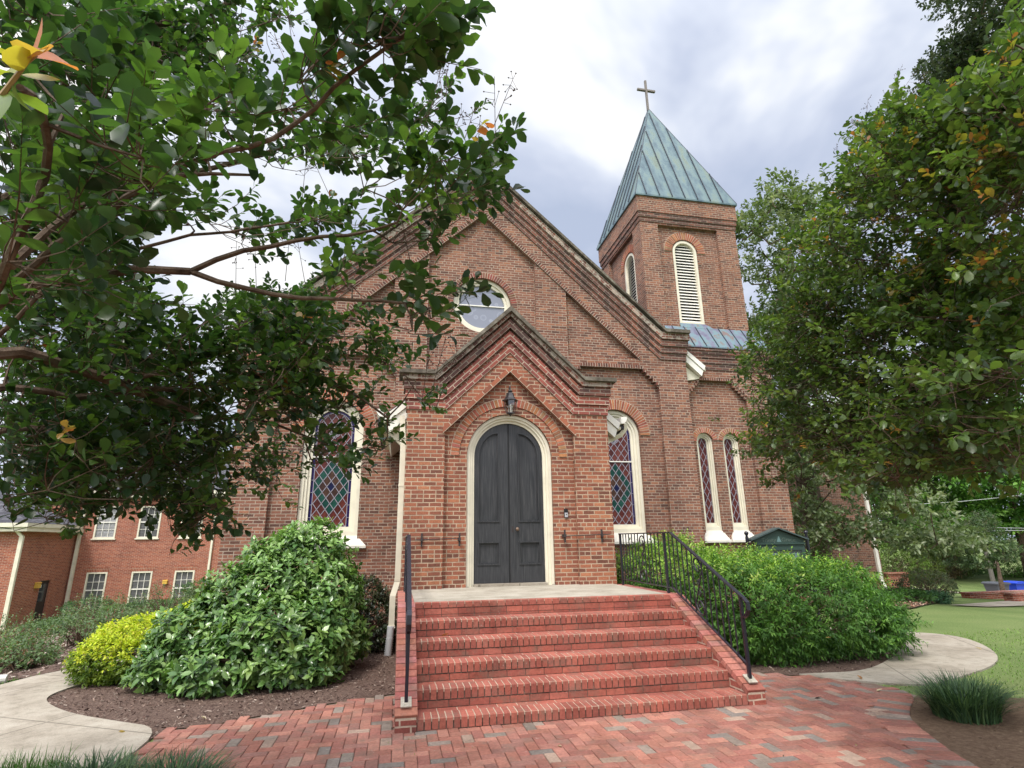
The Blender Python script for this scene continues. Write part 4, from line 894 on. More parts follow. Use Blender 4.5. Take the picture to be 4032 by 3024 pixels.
def noticeboard():
    T = thing('noticeboard', (6.08, 5.2, 0), 'dark green gabled church noticeboard between two black posts behind the feathery hedge', 'noticeboard')
    gp = paint('dark green paint', (.028, .055, .045), .45, .4, 8); rot = Matrix.Rotation(R(-14), 4, 'Z'); L = Matrix.Translation((6.08, 5.2, 0))
    def fin(mb, name, mat, parent=T, **k):
        mb.V = [tuple(L @ rot @ Vector(v)) for v in mb.V]; return mb.build(name, mat, parent, **k)
    for s in (-1, 1):
        mb = MB(); mb.tube([(s * .63, 0, 0), (s * .63, 0, 1.70)], .035, 12); p = fin(mb, 'post', M['iron'], smooth=False)
        mb = MB(); mb.lathe((s * .63, 0, 1.70), [(.02, 0), (.03, .01), (.022, .025), (.04, .05), (.047, .075), (.04, .1), (.012, .118)], 12); fin(mb, 'ball_finial', M['iron'], p, smooth=True)
        mb = MB(); mb.box((min(s * .60, s * .5), -.012, 1.60), (max(s * .6, s * .5), .012, 1.62)); mb.box((min(s * .60, s * .5), -.012, 1.0), (max(s * .6, s * .5), .012, 1.02)); fin(mb, 'bracket', M['iron'], p)
    mb = MB(); mb.prism([(-.52, -.09, .75), (.52, -.09, .75), (.52, -.09, 1.63), (0, -.09, 1.835), (-.52, -.09, 1.63)], (0, .18, 0)); fin(mb, 'cabinet', gp)
    mb = MB()
    for s in (-1, 1): mb.prism([(s * .60, -.17, 1.615), (0, -.17, 1.855), (0, -.17, 1.885), (s * .60, -.17, 1.645)], (0, .34, 0))
    fin(mb, 'roof', paint('weathered green roof', (.05, .075, .075), .5, .4, 8))
    mb = MB(); mb.box((-.53, -.12, 1.535), (.53, -.0905, 1.565)); mb.box((-.5, -.105, 1.42), (.5, -.0905, 1.455)); mb.box((-.5, -.105, .76), (-.44, -.0905, 1.42)); mb.box((.44, -.105, .76), (.5, -.0905, 1.42)); fin(mb, 'moulding', gp)
    mb = MB(); mb.box((-.44, -.094, .78), (.44, -.0905, 1.42)); fin(mb, 'glass', M['glass_dark'])
    mb = MB(); mb.box((-.4, -.0955, .85), (-.06, -.0945, 1.36)); mb.box((.04, -.0955, .85), (.4, -.0955 + .001, 1.36)); fin(mb, 'notice', paint('notice paper', (.10, .15, .165), .6, .4, 18))
    lt = paint('faded green lettering', (.085, .115, .095), .5, .2)
    for txt, x0, x1 in (('Trinity', -.36, -.06), ('Grace', .06, .34)):
        cu = bpy.data.curves.new('tmp', 'FONT'); cu.body = txt; cu.size = .11; cu.extrude = .002; o = bpy.data.objects.new('tmp', cu); COL.objects.link(o)
        me = bpy.data.meshes.new_from_object(o.evaluated_get(bpy.context.evaluated_depsgraph_get())); bpy.data.objects.remove(o); V = np.array([v.co for v in me.vertices]); F = [tuple(p.vertices) for p in me.polygons]
        V[:, 0] = x0 + (V[:, 0] - V[:, 0].min()) / np.ptp(V[:, 0]) * (x1 - x0)
        mb = MB(); mb.add([(v[0], -.0925 - v[2], 1.592 + v[1]) for v in V], F); fin(mb, 'lettering', lt)
    mb = MB(); mb.prism([(-.045, -.091, 1.585), (.05, -.091, 1.585), (.01, -.091, 1.70), (-.005, -.091, 1.70)], (0, -.003, 0)); fin(mb, 'spire_emblem', paint('pale green emblem', (.12, .20, .20), .5, .2))
noticeboard()

# ================================================================== annex on the left, hall and walls on the right
def sash(parent, x0, x1, z0, z1, Y, white=.2, lintel=True, cols=3, rows=2):
    mb = MB(); t = .075
    slab(mb, FR(Y), [(x0, z0), (x1, z0), (x1, z1), (x0, z1)], [[(x0 + t, z0 + t), (x1 - t, z0 + t), (x1 - t, z1 - t), (x0 + t, z1 - t)]], -.08, .025); mb.box((x0 - .06, Y - .07, z0 - .06), (x1 + .06, Y + .03, z0 - .001)); f_ = mb.build('window', M['cream'], parent)
    m_ = brick_mat('blinds behind glass', [(0, (white * .8,) * 3), (1, (white * 1.1, white * 1.1, white * 1.15))], (white * .35, white * .35, white * .37), bw=5, bh=.05, ms=.009, off=0, stain=.3)
    mb = MB(); mb.box((x0 + t, Y + .045, z0 + t), (x1 - t, Y + .055, z1 - t)); mb.build('pane', m_, f_)
    mb = MB(); zm = (z0 + z1) / 2; mb.box((x0 + t, Y + .005, zm - .03), (x1 - t, Y + .04, zm + .03))
    for k in range(1, cols): x = x0 + t + (x1 - x0 - 2 * t) * k / cols; mb.box((x - .011, Y + .02, z0 + t), (x + .011, Y + .043, z1 - t))
    for k in (1, 3):
        z = z0 + t + (z1 - z0 - 2 * t) * k / 4; mb.box((x0 + t, Y + .021, z - .011), (x1 - t, Y + .042, z + .011))
    mb.build('muntin', M['white'], f_)
def annex():
    X0, YB, YW = -18.34, 28.0, 23.64; T = thing('brick_annex', (-15, 30, -2), 'two storey orange red brick annex with white sash windows beyond the garden at left', 'building')
    holes = [[(a, 2.13), (b, 2.13), (b, 3.80), (a, 3.80)] for a, b in ((-17.56, -16.53), (-15.50, -14.46), (-13.44, -12.36))] + [[(a, -1.30), (b, -1.30), (b, .45), (a, .45)] for a, b in ((-17.52, -16.56), (-15.43, -14.45), (-13.38, -12.42))]
    mb = MB(); slab(mb, FR(YB), [(X0, -2.6), (-6.5, -2.6), (-6.5, 4.4), (X0, 4.4)], holes, -.3, 0); mb.box((-6.8, YB + .301, -2.6), (-6.5, YB + 9, 4.4)); mb.box((X0 - 6, YB + 8.7, -2.6), (-6.8, YB + 9, 4.4)); mb.box((X0 - .3, YB + .301, 2), (X0 - .0, YB + 8.7, 4.4)); mb.build('wall', M['annex_brick'], T)
    for i, h in enumerate(holes): sash(T, h[0][0], h[1][0], h[0][1], h[2][1], YB, .42 if i == 0 else .16 if i < 3 else .15)
    lm = (brick_mat('annex soldier course', [(0, (.24, .065, .042)), (1, (.36, .11, .06))], (.45, .33, .25), bw=.075, bh=.3, off=0))
    for a, b in ((-17.6, -16.48), (-15.51, -14.37), (-13.46, -12.34)): mb = MB(); mb.box((a, YB - .012, .455), (b, YB - .0005, .68)); mb.build('lintel', lm, T)
    mb = MB(); mb.box((X0 - .2, YB - .35, 4.25), (-6.2, YB + .02, 4.45)); mb.box((X0 - .2, YB - .42, 4.452), (-6.2, YB - .25, 4.62)); mb.build('eave', M['cream'], T)
    mb = MB(); mb.add([(X0 - .4, YB - .42, 4.63), (-6.1, YB - .42, 4.63), (-8.5, YB + 4.5, 7.4), (X0 + 1.5, YB + 4.5, 7.4), (-6.1, YB + 9.4, 4.63), (X0 - .4, YB + 9.4, 4.63)], [(0, 1, 2, 3), (1, 4, 2), (4, 5, 3, 2), (5, 0, 3), (0, 5, 4, 1)]); mb.build('roof', M['slate'], T)
    # the wing, nearer
    mb = MB(); slab(mb, FRX(X0), [(YW, -2.8), (YB, -2.8), (YB, 2.5), (YW, 2.5)], [[(25.72, -2.1), (26.52, -2.1), (26.52, .20), (25.72, .20)]], -.3, 0); mb.box((X0 - 9, YW, -2.8), (X0 - .301, YW + .3, 2.5)); mb.box((X0 - 9, YW + .301, -2.8), (X0 - 8.7, YB, 2.5)); mb.build('wing_wall', M['annex_brick'], T)
    mb = MB(); mb.box((X0 - .12, 25.72, -2.1), (X0 - .07, 26.52, .2)); dr = mb.build('door', paint('dark brown door', (.028, .022, .022), .45, .3, 6), T)
    mb = MB(); mb.box((X0 - .069, 25.84, -.75), (X0 - .06, 26.40, .05)); mb.build('door_glass', M['glass_dark'], dr)
    mb = MB(); mb.box((X0 - .069, 25.86, -.12), (X0 - .055, 25.96, .0)); mb.build('door_sign', M['white'], dr)
    mb = MB(); mb.box((X0 - 9.3, YW - .35, 2.42), (X0 + .3, YW + .02, 2.60)); mb.box((X0 - 9.3, YW - .45, 2.602), (X0 + .35, YW - .2, 2.78)); mb.box((X0 - .02, YW + .021, 2.42), (X0 + .3, YB - .002, 2.60)); mb.box((X0 + .1, YW - .199, 2.602), (X0 + .35, YB - .36, 2.78)); mb.build('eave', M['cream'], T)
    mb = MB(); mb.add([(X0 - 9.3, YW - .45, 2.79), (X0 + .36, YW - .45, 2.79), (X0 + .36, YB - .36, 2.79), (X0 - 9.3, YB - .36, 2.79), (X0 - 4.5, YW + 3, 5.0), (X0 - 4.5, YB - .36, 5.0)], [(0, 1, 4), (1, 2, 5, 4), (3, 0, 4, 5), (2, 3, 5), (0, 3, 2, 1)]); mb.build('roof', M['slate'], T)
    flat_pipe([(X0 - .22, YW - .1, 2.45), (X0 + .02, YW - .07, 2.2), (X0 + .06, YW - .07, -1.7), (X0 - .02, YW - .25, -1.85)], .075, .06, 'downspout', M['cream'], T)
    flat_pipe([(X0 + .2, YB - .2, 4.3), (X0 + .18, YB - .07, 4.0), (X0 + .18, YB - .07, -2.2)], .07, .06, 'downspout', M['cream'], T)
    flat_pipe([(-11.75, YB - .2, 4.3), (-11.75, YB - .05, 4.0), (-11.75, YB - .05, -2.2)], .05, .05, 'downspout', M['cream'], T)
    amber = paint('amber lamp cover', (.62, .38, .07), .4, .2)
    mb = MB(); mb.box((-13.88, YB - .12, -.2), (-13.66, YB - .0005, -.04)); mb.prism([(-13.90, YB - .13, -.038), (-13.64, YB - .13, -.038), (-13.66, YB - .05, .0), (-13.88, YB - .05, .0)], (0, .05, 0)); tag(mb.build('wall_light', amber), 'small amber wall light between two lower windows of the brick annex', 'wall light', 'amber wall lights on the annex')
    mb = MB(); mb.box((X0 + .0005, 25.28, -.1), (X0 + .12, 25.58, .12)); mb.prism([(X0 + .001, 25.26, .122), (X0 + .14, 25.26, .122), (X0 + .06, 25.3, .16), (X0 + .001, 25.3, .16)], (0, .34, 0)); tag(mb.build('wall_light', amber), 'small amber wall light beside the dark brown annex door', 'wall light', 'amber wall lights on the annex')
annex()
def right_side():
    T = thing('brick_hall', (15, 18, -.5), 'brick hall with white downspout glimpsed behind the magnolia at right', 'building')
    mb = MB(); mb.box((13.0, 14.0, -1.2), (17.06, 22, 5.2)); mb.build('wall', M['brick'], T)
    mb = MB(); mb.prism([(12.7, 13.7, 5.21), (17.4, 13.7, 5.21), (15.03, 13.7, 7.0)], (0, 8.6, 0)); mb.build('roof', M['slate'], T)
    flat_pipe([(16.84, 13.93, 5.1), (16.84, 13.93, .05), (16.9, 13.85, -.28)], .06, .05, 'downspout', M['white'], T)
    T = thing('lattice_wall', (17.5, 13.9, -.4), 'low brick wall pierced with a honeycomb of dark gaps beside the brick hall', 'wall')
    mb = MB(); mb.box((17.07, 13.8, -.95), (18.0, 14.0, .25)); mb.build('wall', M['annex_brick'], T)
    mb = MB()
    for j in range(3):
        for i in range(7): mb.box((17.17 + i * .115 + (j % 2) * .055, 13.792, -.18 + j * .085), (17.23 + i * .115 + (j % 2) * .055, 13.7995, -.125 + j * .085))
    mb.build('dark_gap_plates', M['black'], T); mb = MB(); mb.box((17.03, 13.76, .2505), (18.04, 14.04, .30)); mb.build('cap', M['annex_brick'], T)  # dark plates on the solid wall face stand in for shaded gaps
    for nm, (ax_, ay_), (bx_, by_), z0, z1, lab in (('low_wall', (18.66, 12.0), (27.5, 13.3), -1.6, -.40, 'long low brick garden wall in front of the two bins'), ('low_wall', (19.0, 10.75), (26.5, 11.75), -1.5, -.33, 'nearer low brick wall at the far edge of the lawn, at the right end')):
        T = thing(nm, (ax_, ay_, z1), lab, 'wall', 'low brick walls past the lawn'); d = np.array([bx_ - ax_, by_ - ay_]); L = np.linalg.norm(d); d /= L; n = np.array([-d[1], d[0]])
        c = np.array([(ax_ + bx_) / 2, (ay_ + by_) / 2]); zs = terrain(ax_, ay_), terrain(bx_, by_)
        P = [(ax_, ay_, z1 - 1.2), (bx_, by_, z1 - 1.4), (bx_, by_, z1 - .16), (ax_, ay_, z1)]
        mb = MB(); mb.prism(P, (n[0] * .3, n[1] * .3, 0)); mb.build('wall', M['annex_brick'], T)
        Pc = [(ax_ - d[0] * .04 - n[0] * .04, ay_ - d[1] * .04 - n[1] * .04, z1 + .001), (bx_ - n[0] * .04, by_ - n[1] * .04, z1 - .159), (bx_ - n[0] * .04, by_ - n[1] * .04, z1 - .10), (ax_ - d[0] * .04 - n[0] * .04, ay_ - d[1] * .04 - n[1] * .04, z1 + .06)]
        mb = MB(); mb.prism(Pc, (n[0] * .38, n[1] * .38, 0)); mb.build('cap', M['brick_band'], T)
    for X, col, lab in ((27.35, (.075, .08, .095), 'dark grey wheeled bin behind the low brick wall'), (28.5, (.02, .06, .48), 'bright blue wheeled bin behind the low brick wall')):
        zb = float(terrain(X, 18.0)); T = thing('wheeled_bin', (X, 18, zb), lab, 'bin'); mt = paint('bin plastic', col, .45, .2); zt = -.66
        mb = MB(); mb.add([(X - .27, 17.74, zb + .04), (X + .27, 17.74, zb + .04), (X + .27, 18.26, zb + .04), (X - .27, 18.26, zb + .04), (X - .37, 17.66, zt), (X + .37, 17.66, zt), (X + .37, 18.34, zt), (X - .37, 18.34, zt)], [(0, 3, 2, 1), (4, 5, 6, 7), (0, 1, 5, 4), (1, 2, 6, 5), (2, 3, 7, 6), (3, 0, 4, 7)]); mb.build('bin_body', mt, T)
        mb = MB(); mb.prism([(X - .41, 17.6, zt + .001), (X + .41, 17.6, zt + .001), (X + .41, 17.6, zt + .05), (X + .3, 17.6, zt + .10), (X - .3, 17.6, zt + .10), (X - .41, 17.6, zt + .05)], (0, .8, 0)); mb.build('lid', mt, T)
        for s in (-1, 1):
            mb = MB(); mb.lathe((0, 0, 0), [(.12, -.03), (.12, .03)], 12); mb.V = [(X + s * .3 + c, 18.3 + a, zb + .12 + b) for a, b, c in mb.V]; mb.build('wheel', M['black'], T)
    P0 = at(2127, 1180, 1, 23); zt = at(2112, 1108, 1, 23)[2]; X = P0[0]; T = thing('utility_pole', (X, 23, -3), 'weathered grey wooden utility pole before the far trees at right', 'utility pole')
    mb = MB(); mb.tube([(X, 23, -3.0), (X, 23, zt)], [.14, .105], 10); mb.build('pole', paint('grey timber', (.13, .115, .10), .9, .4, 6), T)
    mb = MB(); mb.box((X - .5, 22.84, zt - .45), (X + .5, 22.89, zt - .37)); mb.build('crossarm', paint('crossarm timber', (.2, .18, .15), .9, .4, 6), T)
    for k, (pts, lab) in enumerate((([(2020, 1170), (2100, 1153), (2134, 1147), (2180, 1146), (2260, 1145)], 'lowest pale overhead cable passing the utility pole'), ([(2116, 1139), (2160, 1140), (2212, 1141), (2260, 1141)], 'overhead cable running right just above the lowest one at the pole'), ([(1985, 1089), (2078, 1083), (2130, 1078), (2177, 1073), (2260, 1062)], 'highest bright overhead cable crossing the far trees'))):
        P = [at(px, py, 1, 22.8) for px, py in pts]; mb = MB(); mb.tube(P, .016, 5); tag(mb.build('overhead_cable', paint('cable', (.45, .47, .46), .5, .2)), lab, 'cable', 'overhead cables')
right_side()
mb = MB(); mb.tube([(-9.2, 2.75, .05), (-7.6, 3.1, .06), (-6.86, 3.27, .055)], .042, 12); mb.tube([(-6.90, 3.26, .056), (-6.78, 3.29, .05)], .052, 12); tag(mb.build('drain_pipe', paint('dull white plastic', (.5, .48, .45), .5, .4), smooth=False), 'white plastic drain pipe lying on the grass by the pale path', 'pipe')
# ================================================================== plants
def fast_mesh(name, V, tri_tmpl, n, mat, parent, col):
    """n copies of a leaf template: V (n*k,3); tri_tmpl list of faces on k verts"""
    k = len(V) // n; lens = [len(f) for f in tri_tmpl]; flat = np.concatenate([np.array(f) for f in tri_tmpl])
    idx = (flat[None, :] + (np.arange(n) * k)[:, None]).ravel().astype(np.int32)
    tot = np.tile(np.array(lens, np.int32), n); st = np.r_[0, np.cumsum(tot)[:-1]].astype(np.int32)
    me = bpy.data.meshes.new(name); me.vertices.add(len(V)); me.loops.add(len(idx)); me.polygons.add(len(tot))
    me.vertices.foreach_set('co', V.astype(np.float32).ravel()); me.loops.foreach_set('vertex_index', idx)
    me.polygons.foreach_set('loop_start', st); me.polygons.foreach_set('loop_total', tot); me.polygons.foreach_set('use_smooth', np.ones(len(tot), bool))
    me.update(calc_edges=True); me.validate()
    a = me.color_attributes.new('Col', 'FLOAT_COLOR', 'POINT'); c = np.ones((len(V), 4), np.float32); c[:, :3] = np.repeat(col, k, axis=0); a.data.foreach_set('color', c.ravel())
    me.materials.append(mat); return link(bpy.data.objects.new(name, me), parent)
def tmpl(prof, fold=.12, curl=.16):
    V = [(0, 0, 0)]; F = []; rows = prof[1:-1]
    for t, w in rows: V += [(-w, t, fold * w * 2 - curl * t * t), (0, t, -curl * t * t), (w, t, fold * w * 2 - curl * t * t)]
    V.append((0, prof[-1][0], -curl)); e_ = len(V) - 1
    F += [(0, 2, 1), (0, 3, 2)]
    for i in range(len(rows) - 1):
        a = 1 + 3 * i; F += [(a, a + 1, a + 4, a + 3), (a + 1, a + 2, a + 5, a + 4)]
    a = 1 + 3 * (len(rows) - 1); F += [(a, a + 1, e_), (a + 1, a + 2, e_)]
    return np.array(V), F
OBOV = tmpl([(0, 0), (.20, .13), (.55, .285), (.83, .245), (1, 0)])
ELL = tmpl([(0, 0), (.3, .22), (.62, .23), (1, 0)], .14, .22)
LANCE = tmpl([(0, 0), (.35, .19), (1, 0)], .2, .2)
def norm(a): return a / (np.linalg.norm(a, axis=-1, keepdims=True) + 1e-9)
def leaves(name, P, A, N, L, tm, mat, parent, col):
    T, F = tm; A = norm(A); N = norm(N - (N * A).sum(-1, keepdims=True) * A); X = np.cross(A, N); L = np.asarray(L)[:, None, None]
    V = P[:, None, :] + L * (T[None, :, 0:1] * X[:, None, :] + T[None, :, 1:2] * A[:, None, :] + T[None, :, 2:3] * (N * rng.uniform(-.5, 2.4, (len(P), 1)))[:, None, :])
    return fast_mesh(name, V.reshape(-1, 3), F, len(P), mat, parent, np.asarray(col))
def shoots(B, D, nl, sl, L, ang=1.05, droop=.15, jit=.35, up=1.0, flat=False, face=0.):
    """leaves set along shoots: returns positions, axes, normals, lengths, shoot index, param"""
    n = len(B); D = norm(D); s = (np.arange(nl) + .6) / nl; sl = np.broadcast_to(np.asarray(sl, float), (n,))
    ref = np.where(np.abs(D[:, 2:3]) < .9, np.array([[0, 0, 1.0]]), np.array([[1.0, 0, 0]])); U = norm(np.cross(D, ref)); W = np.cross(U, D)
    ph = rng.uniform(0, 6.28, (n, 1)) + (np.arange(nl)[None, :] % 2) * math.pi + (0 if flat else (np.arange(nl)[None, :] // 2) * 1.45) + rng.normal(0, .25, (n, nl))
    if flat: ph = np.arctan2(0, 1) + (np.arange(nl)[None, :] % 2) * math.pi + rng.normal(0, .25, (n, nl))
    rad = np.cos(ph)[..., None] * U[:, None] + np.sin(ph)[..., None] * W[:, None]
    a = ang * (1 - .45 * s ** 3)[None, :, None] + rng.normal(0, .18, (n, nl, 1))
    A = np.cos(a) * D[:, None] + np.sin(a) * rad + rng.normal(0, jit * .4, (n, nl, 3)); A[..., 2] -= droop
    P = B[:, None] + D[:, None] * (s[None, :, None] * sl[:, None, None]); P[..., 2] -= droop * .5 * (s[None, :] ** 2) * sl[:, None]
    N = np.array([0, 0, up])[None, None] + D[:, None] * face + rad * .15 + rng.normal(0, jit, (n, nl, 3)); Ls = L * rng.uniform(.58, 1.18, (n, nl)) * (1 - .25 * s ** 4)[None]
    ii = np.repeat(np.arange(n), nl); return P.reshape(-1, 3), norm(A).reshape(-1, 3), N.reshape(-1, 3), Ls.ravel(), ii, np.tile(s, n)
def tone(pal, ii, n, jit=.18, w=None):
    pal = np.array(pal); c = pal[rng.choice(len(pal), n, p=w)][ii]; return c * rng.uniform(1 - jit, 1 + jit, (len(ii), 1)) * rng.uniform(.95, 1.05, (len(ii), 3))
def stems(mb, B, D, sl, r_=.003, back=.12):
    for b, d, l in zip(B, norm(D), np.broadcast_to(sl, (len(B),))): mb.tube([b - d * back, b + d * l * .5, b + d * l * .92], [r_, r_ * .8, r_ * .4], 3, cap=False)
def grow(mb, skel, tips, rtip=.004, rmax=.03):
    """thin branches: every tip joins the nearest branch point already there"""
    nodes = []; rad = []
    for pts, (ra, rb) in skel:
        pts = np.array(pts, float); L = np.r_[0, np.cumsum(np.linalg.norm(np.diff(pts, axis=0), axis=1))]; n = max(int(L[-1] / .08), 2); t = np.linspace(0, L[-1], n)
        for i in range(3): pass
        Q = np.stack([np.interp(t, L, pts[:, k]) for k in range(3)], -1)
        for _ in range(2): Q[1:-1] = (Q[:-2] + 2 * Q[1:-1] + Q[2:]) / 4
        Q[1:-1] += rng.normal(0, .004, (n - 2, 3)); rr = np.linspace(ra, rb, n); mb.tube(Q, rr, 7); nodes += list(Q); rad += list(rr)
    nodes = np.array(nodes); rad = np.array(rad)
    d0 = np.array([np.min(np.linalg.norm(nodes - t, axis=1)) for t in tips])
    for i in np.argsort(d0):
        t = tips[i]; d = np.linalg.norm(nodes - t, axis=1); j = int(np.argmin(d + .0)); a = nodes[j]; L = d[j]
        if L < .03: continue
        r0 = min(max(rtip * 1.2 + .006 * L, rtip * 1.3), rad[j] * .75 + .001); mid = (a + t) / 2 + rng.normal(0, .06 * L, 3); mid[2] -= .04 * L
        q1 = a * .56 + mid * .38 + t * .06 ; q1 = .25 * a + .5 * (a + mid) / 2 + .25 * mid; q2 = (mid + t) / 2
        P = np.array([a, q1, mid, q2, t]); rr = np.linspace(r0, rtip * .7, 5); mb.tube(P, rr, 4, cap=False)
        nodes = np.vstack([nodes, P[1:]]); rad = np.r_[rad, rr[1:]]
K = 2016 / 1520 / S
def kp(P, k=K, ox=0., oy=0.): return [(ox + x * k, oy + y * k) for x, y in P]
def area(P): P = np.array(P); x, y = P[:, 0], P[:, 1]; return .5 * abs(np.dot(x, np.roll(y, -1)) - np.dot(y, np.roll(x, -1)))
def sample_poly(poly, n, gaps=()):
    P = np.array(poly); lo, hi = P.min(0), P.max(0); out_ = np.zeros((0, 2))
    while len(out_) < n:
        q_ = rng.uniform(lo, hi, (n * 3 + 50, 2)); ok = inpoly(q_, poly)
        for g, pr_ in gaps: ok &= ~(inpoly(q_, g) & (rng.random(len(q_)) < pr_))
        out_ = np.vstack([out_, q_[ok]])
    return out_[:n]
def canopy(regions, gaps, trunk, nl=11):
    Bs, Ds, Ls, Cs, Rg, Bc = [], [], [], [], [], []
    for ri, (poly, d0, d1, L, cov, dfun) in enumerate(regions):
        dm = (d0 + d1) / 2; lpx = .45 * L * L * (FPX / dm / S) ** 2; N = cov * area(poly) / (lpx * .5); ns = max(int(N / nl), 4); nc = max(int(ns / 5.5), 3)
        C2 = sample_poly(poly, nc, gaps); D = rng.uniform(d0, d1, nc)
        if dfun: D = D + dfun(C2)
        C = far_n(C2, D); Cs.append(C); k = rng.integers(0, nc, ns * 5); sg = .05 + .021 * D[k][:, None]
        B = C[k] + rng.normal(0, 1, (len(k), 3)) * sg * np.array([1, 1, .75]); px = topix(B); ok = inpoly(px, poly)
        for g, pr_ in gaps: ok &= ~(inpoly(px, g) & (rng.random(len(px)) < pr_))
        ok |= rng.random(len(ok)) < .03
        k = k[ok][:ns]; B = B[ok][:ns]; o = norm(B - trunk) * .75 + norm(B - C[k]) * .5 + rng.normal(0, .4, B.shape) + np.array([0, 0, .30]); Bs.append(B); Ds.append(o); Ls.append(np.full(len(B), L)); Rg.append(np.full(len(B), ri)); Bc.append(C[k])
    return np.vstack(Bs), np.vstack(Ds), np.concatenate(Ls), np.vstack(Cs), np.vstack(Bc)
def offframe(ctr, rad, n, L, keep=1.1):
    """the rest of a crown, outside what the photograph shows"""
    nc = n // 5; d = norm(rng.normal(0, 1, (nc * 3, 3))); C = np.array(ctr) + d * np.array(rad) * rng.uniform(.45, 1.0, (nc * 3, 1)); v = (C - CAM) @ _f; px = topix(C)
    ins = (v > 0) & (px[:, 0] > -130) & (px[:, 0] < 2340) & (px[:, 1] > -130) & (px[:, 1] < 1800); C = C[~ins & (np.linalg.norm(C - CAM, axis=1) > keep)][:nc]
    k = rng.integers(0, len(C), n); B = C[k] + rng.normal(0, .16, (n, 3)); D = norm(B - np.array(ctr)) * .8 + rng.normal(0, .4, (n, 3)) + np.array([0, 0, .3])
    return B, D, np.full(n, L), C, C[k]
def twigs(mb, B, C, D, sl, r_):
    for b, c, d, l in zip(B, C, norm(D), sl):
        m_ = (b + c) / 2 - d * .02; mb.tube([c, m_, b, b + d * l * .5, b + d * l * .95], [r_ * 1.2, r_ * 1.1, r_, r_ * .7, r_ * .4], 3, cap=False)
def crown(T, B, D, Ls, pal, w, tipcol=None, tiprate=.0, nl=11, mat='leaf', tm=OBOV, name='crown', young=None):
    P, A, N, L, ii, s = shoots(B, D, nl, Ls * 2.6, 1.0, 1.0, .12, .38); L = L * Ls[ii]
    col = tone(pal, ii, len(B), .2, w)
    if tiprate: 
        y = (rng.random(len(B)) < tiprate); 
        if young is not None: y |= young
        k = y[ii] & (s > .45); col[k] = np.array(tipcol)[rng.choice(len(tipcol), k.sum())] * rng.uniform(.8, 1.2, (k.sum(), 1)); L[k] *= .8
    leaves(name, P, A, N, L, tm, M[mat], T, col)
def seedheads(name, px, D, T, mat):
    """dry panicles of the year before: thin stalks with small round capsules"""
    for p in far_n(px, D):
        mb = MB(); ax_ = norm(np.array([rng.normal(0, .35), rng.normal(0, .35), 1.0])); h = rng.uniform(.14, .24); mb.tube([p - ax_ * .06, p + ax_ * h], [.0018, .001], 3, cap=False)
        for k in range(rng.integers(7, 13)):
            q_ = p + ax_ * h * rng.uniform(.25, 1); d = norm(rng.normal(0, 1, 3) + ax_ * .6); e_ = q_ + d * rng.uniform(.02, .06); mb.tube([q_, e_], .0009, 3, cap=False)
            r_ = .0042; mb.add([e_ + r_ * np.array(v) for v in ((1, 0, 0), (0, 1, 0), (-1, 0, 0), (0, -1, 0), (0, 0, 1), (0, 0, -1))], [(0, 1, 4), (1, 2, 4), (2, 3, 4), (3, 0, 4), (1, 0, 5), (2, 1, 5), (3, 2, 5), (0, 3, 5)])
        mb.build(name, mat, T)

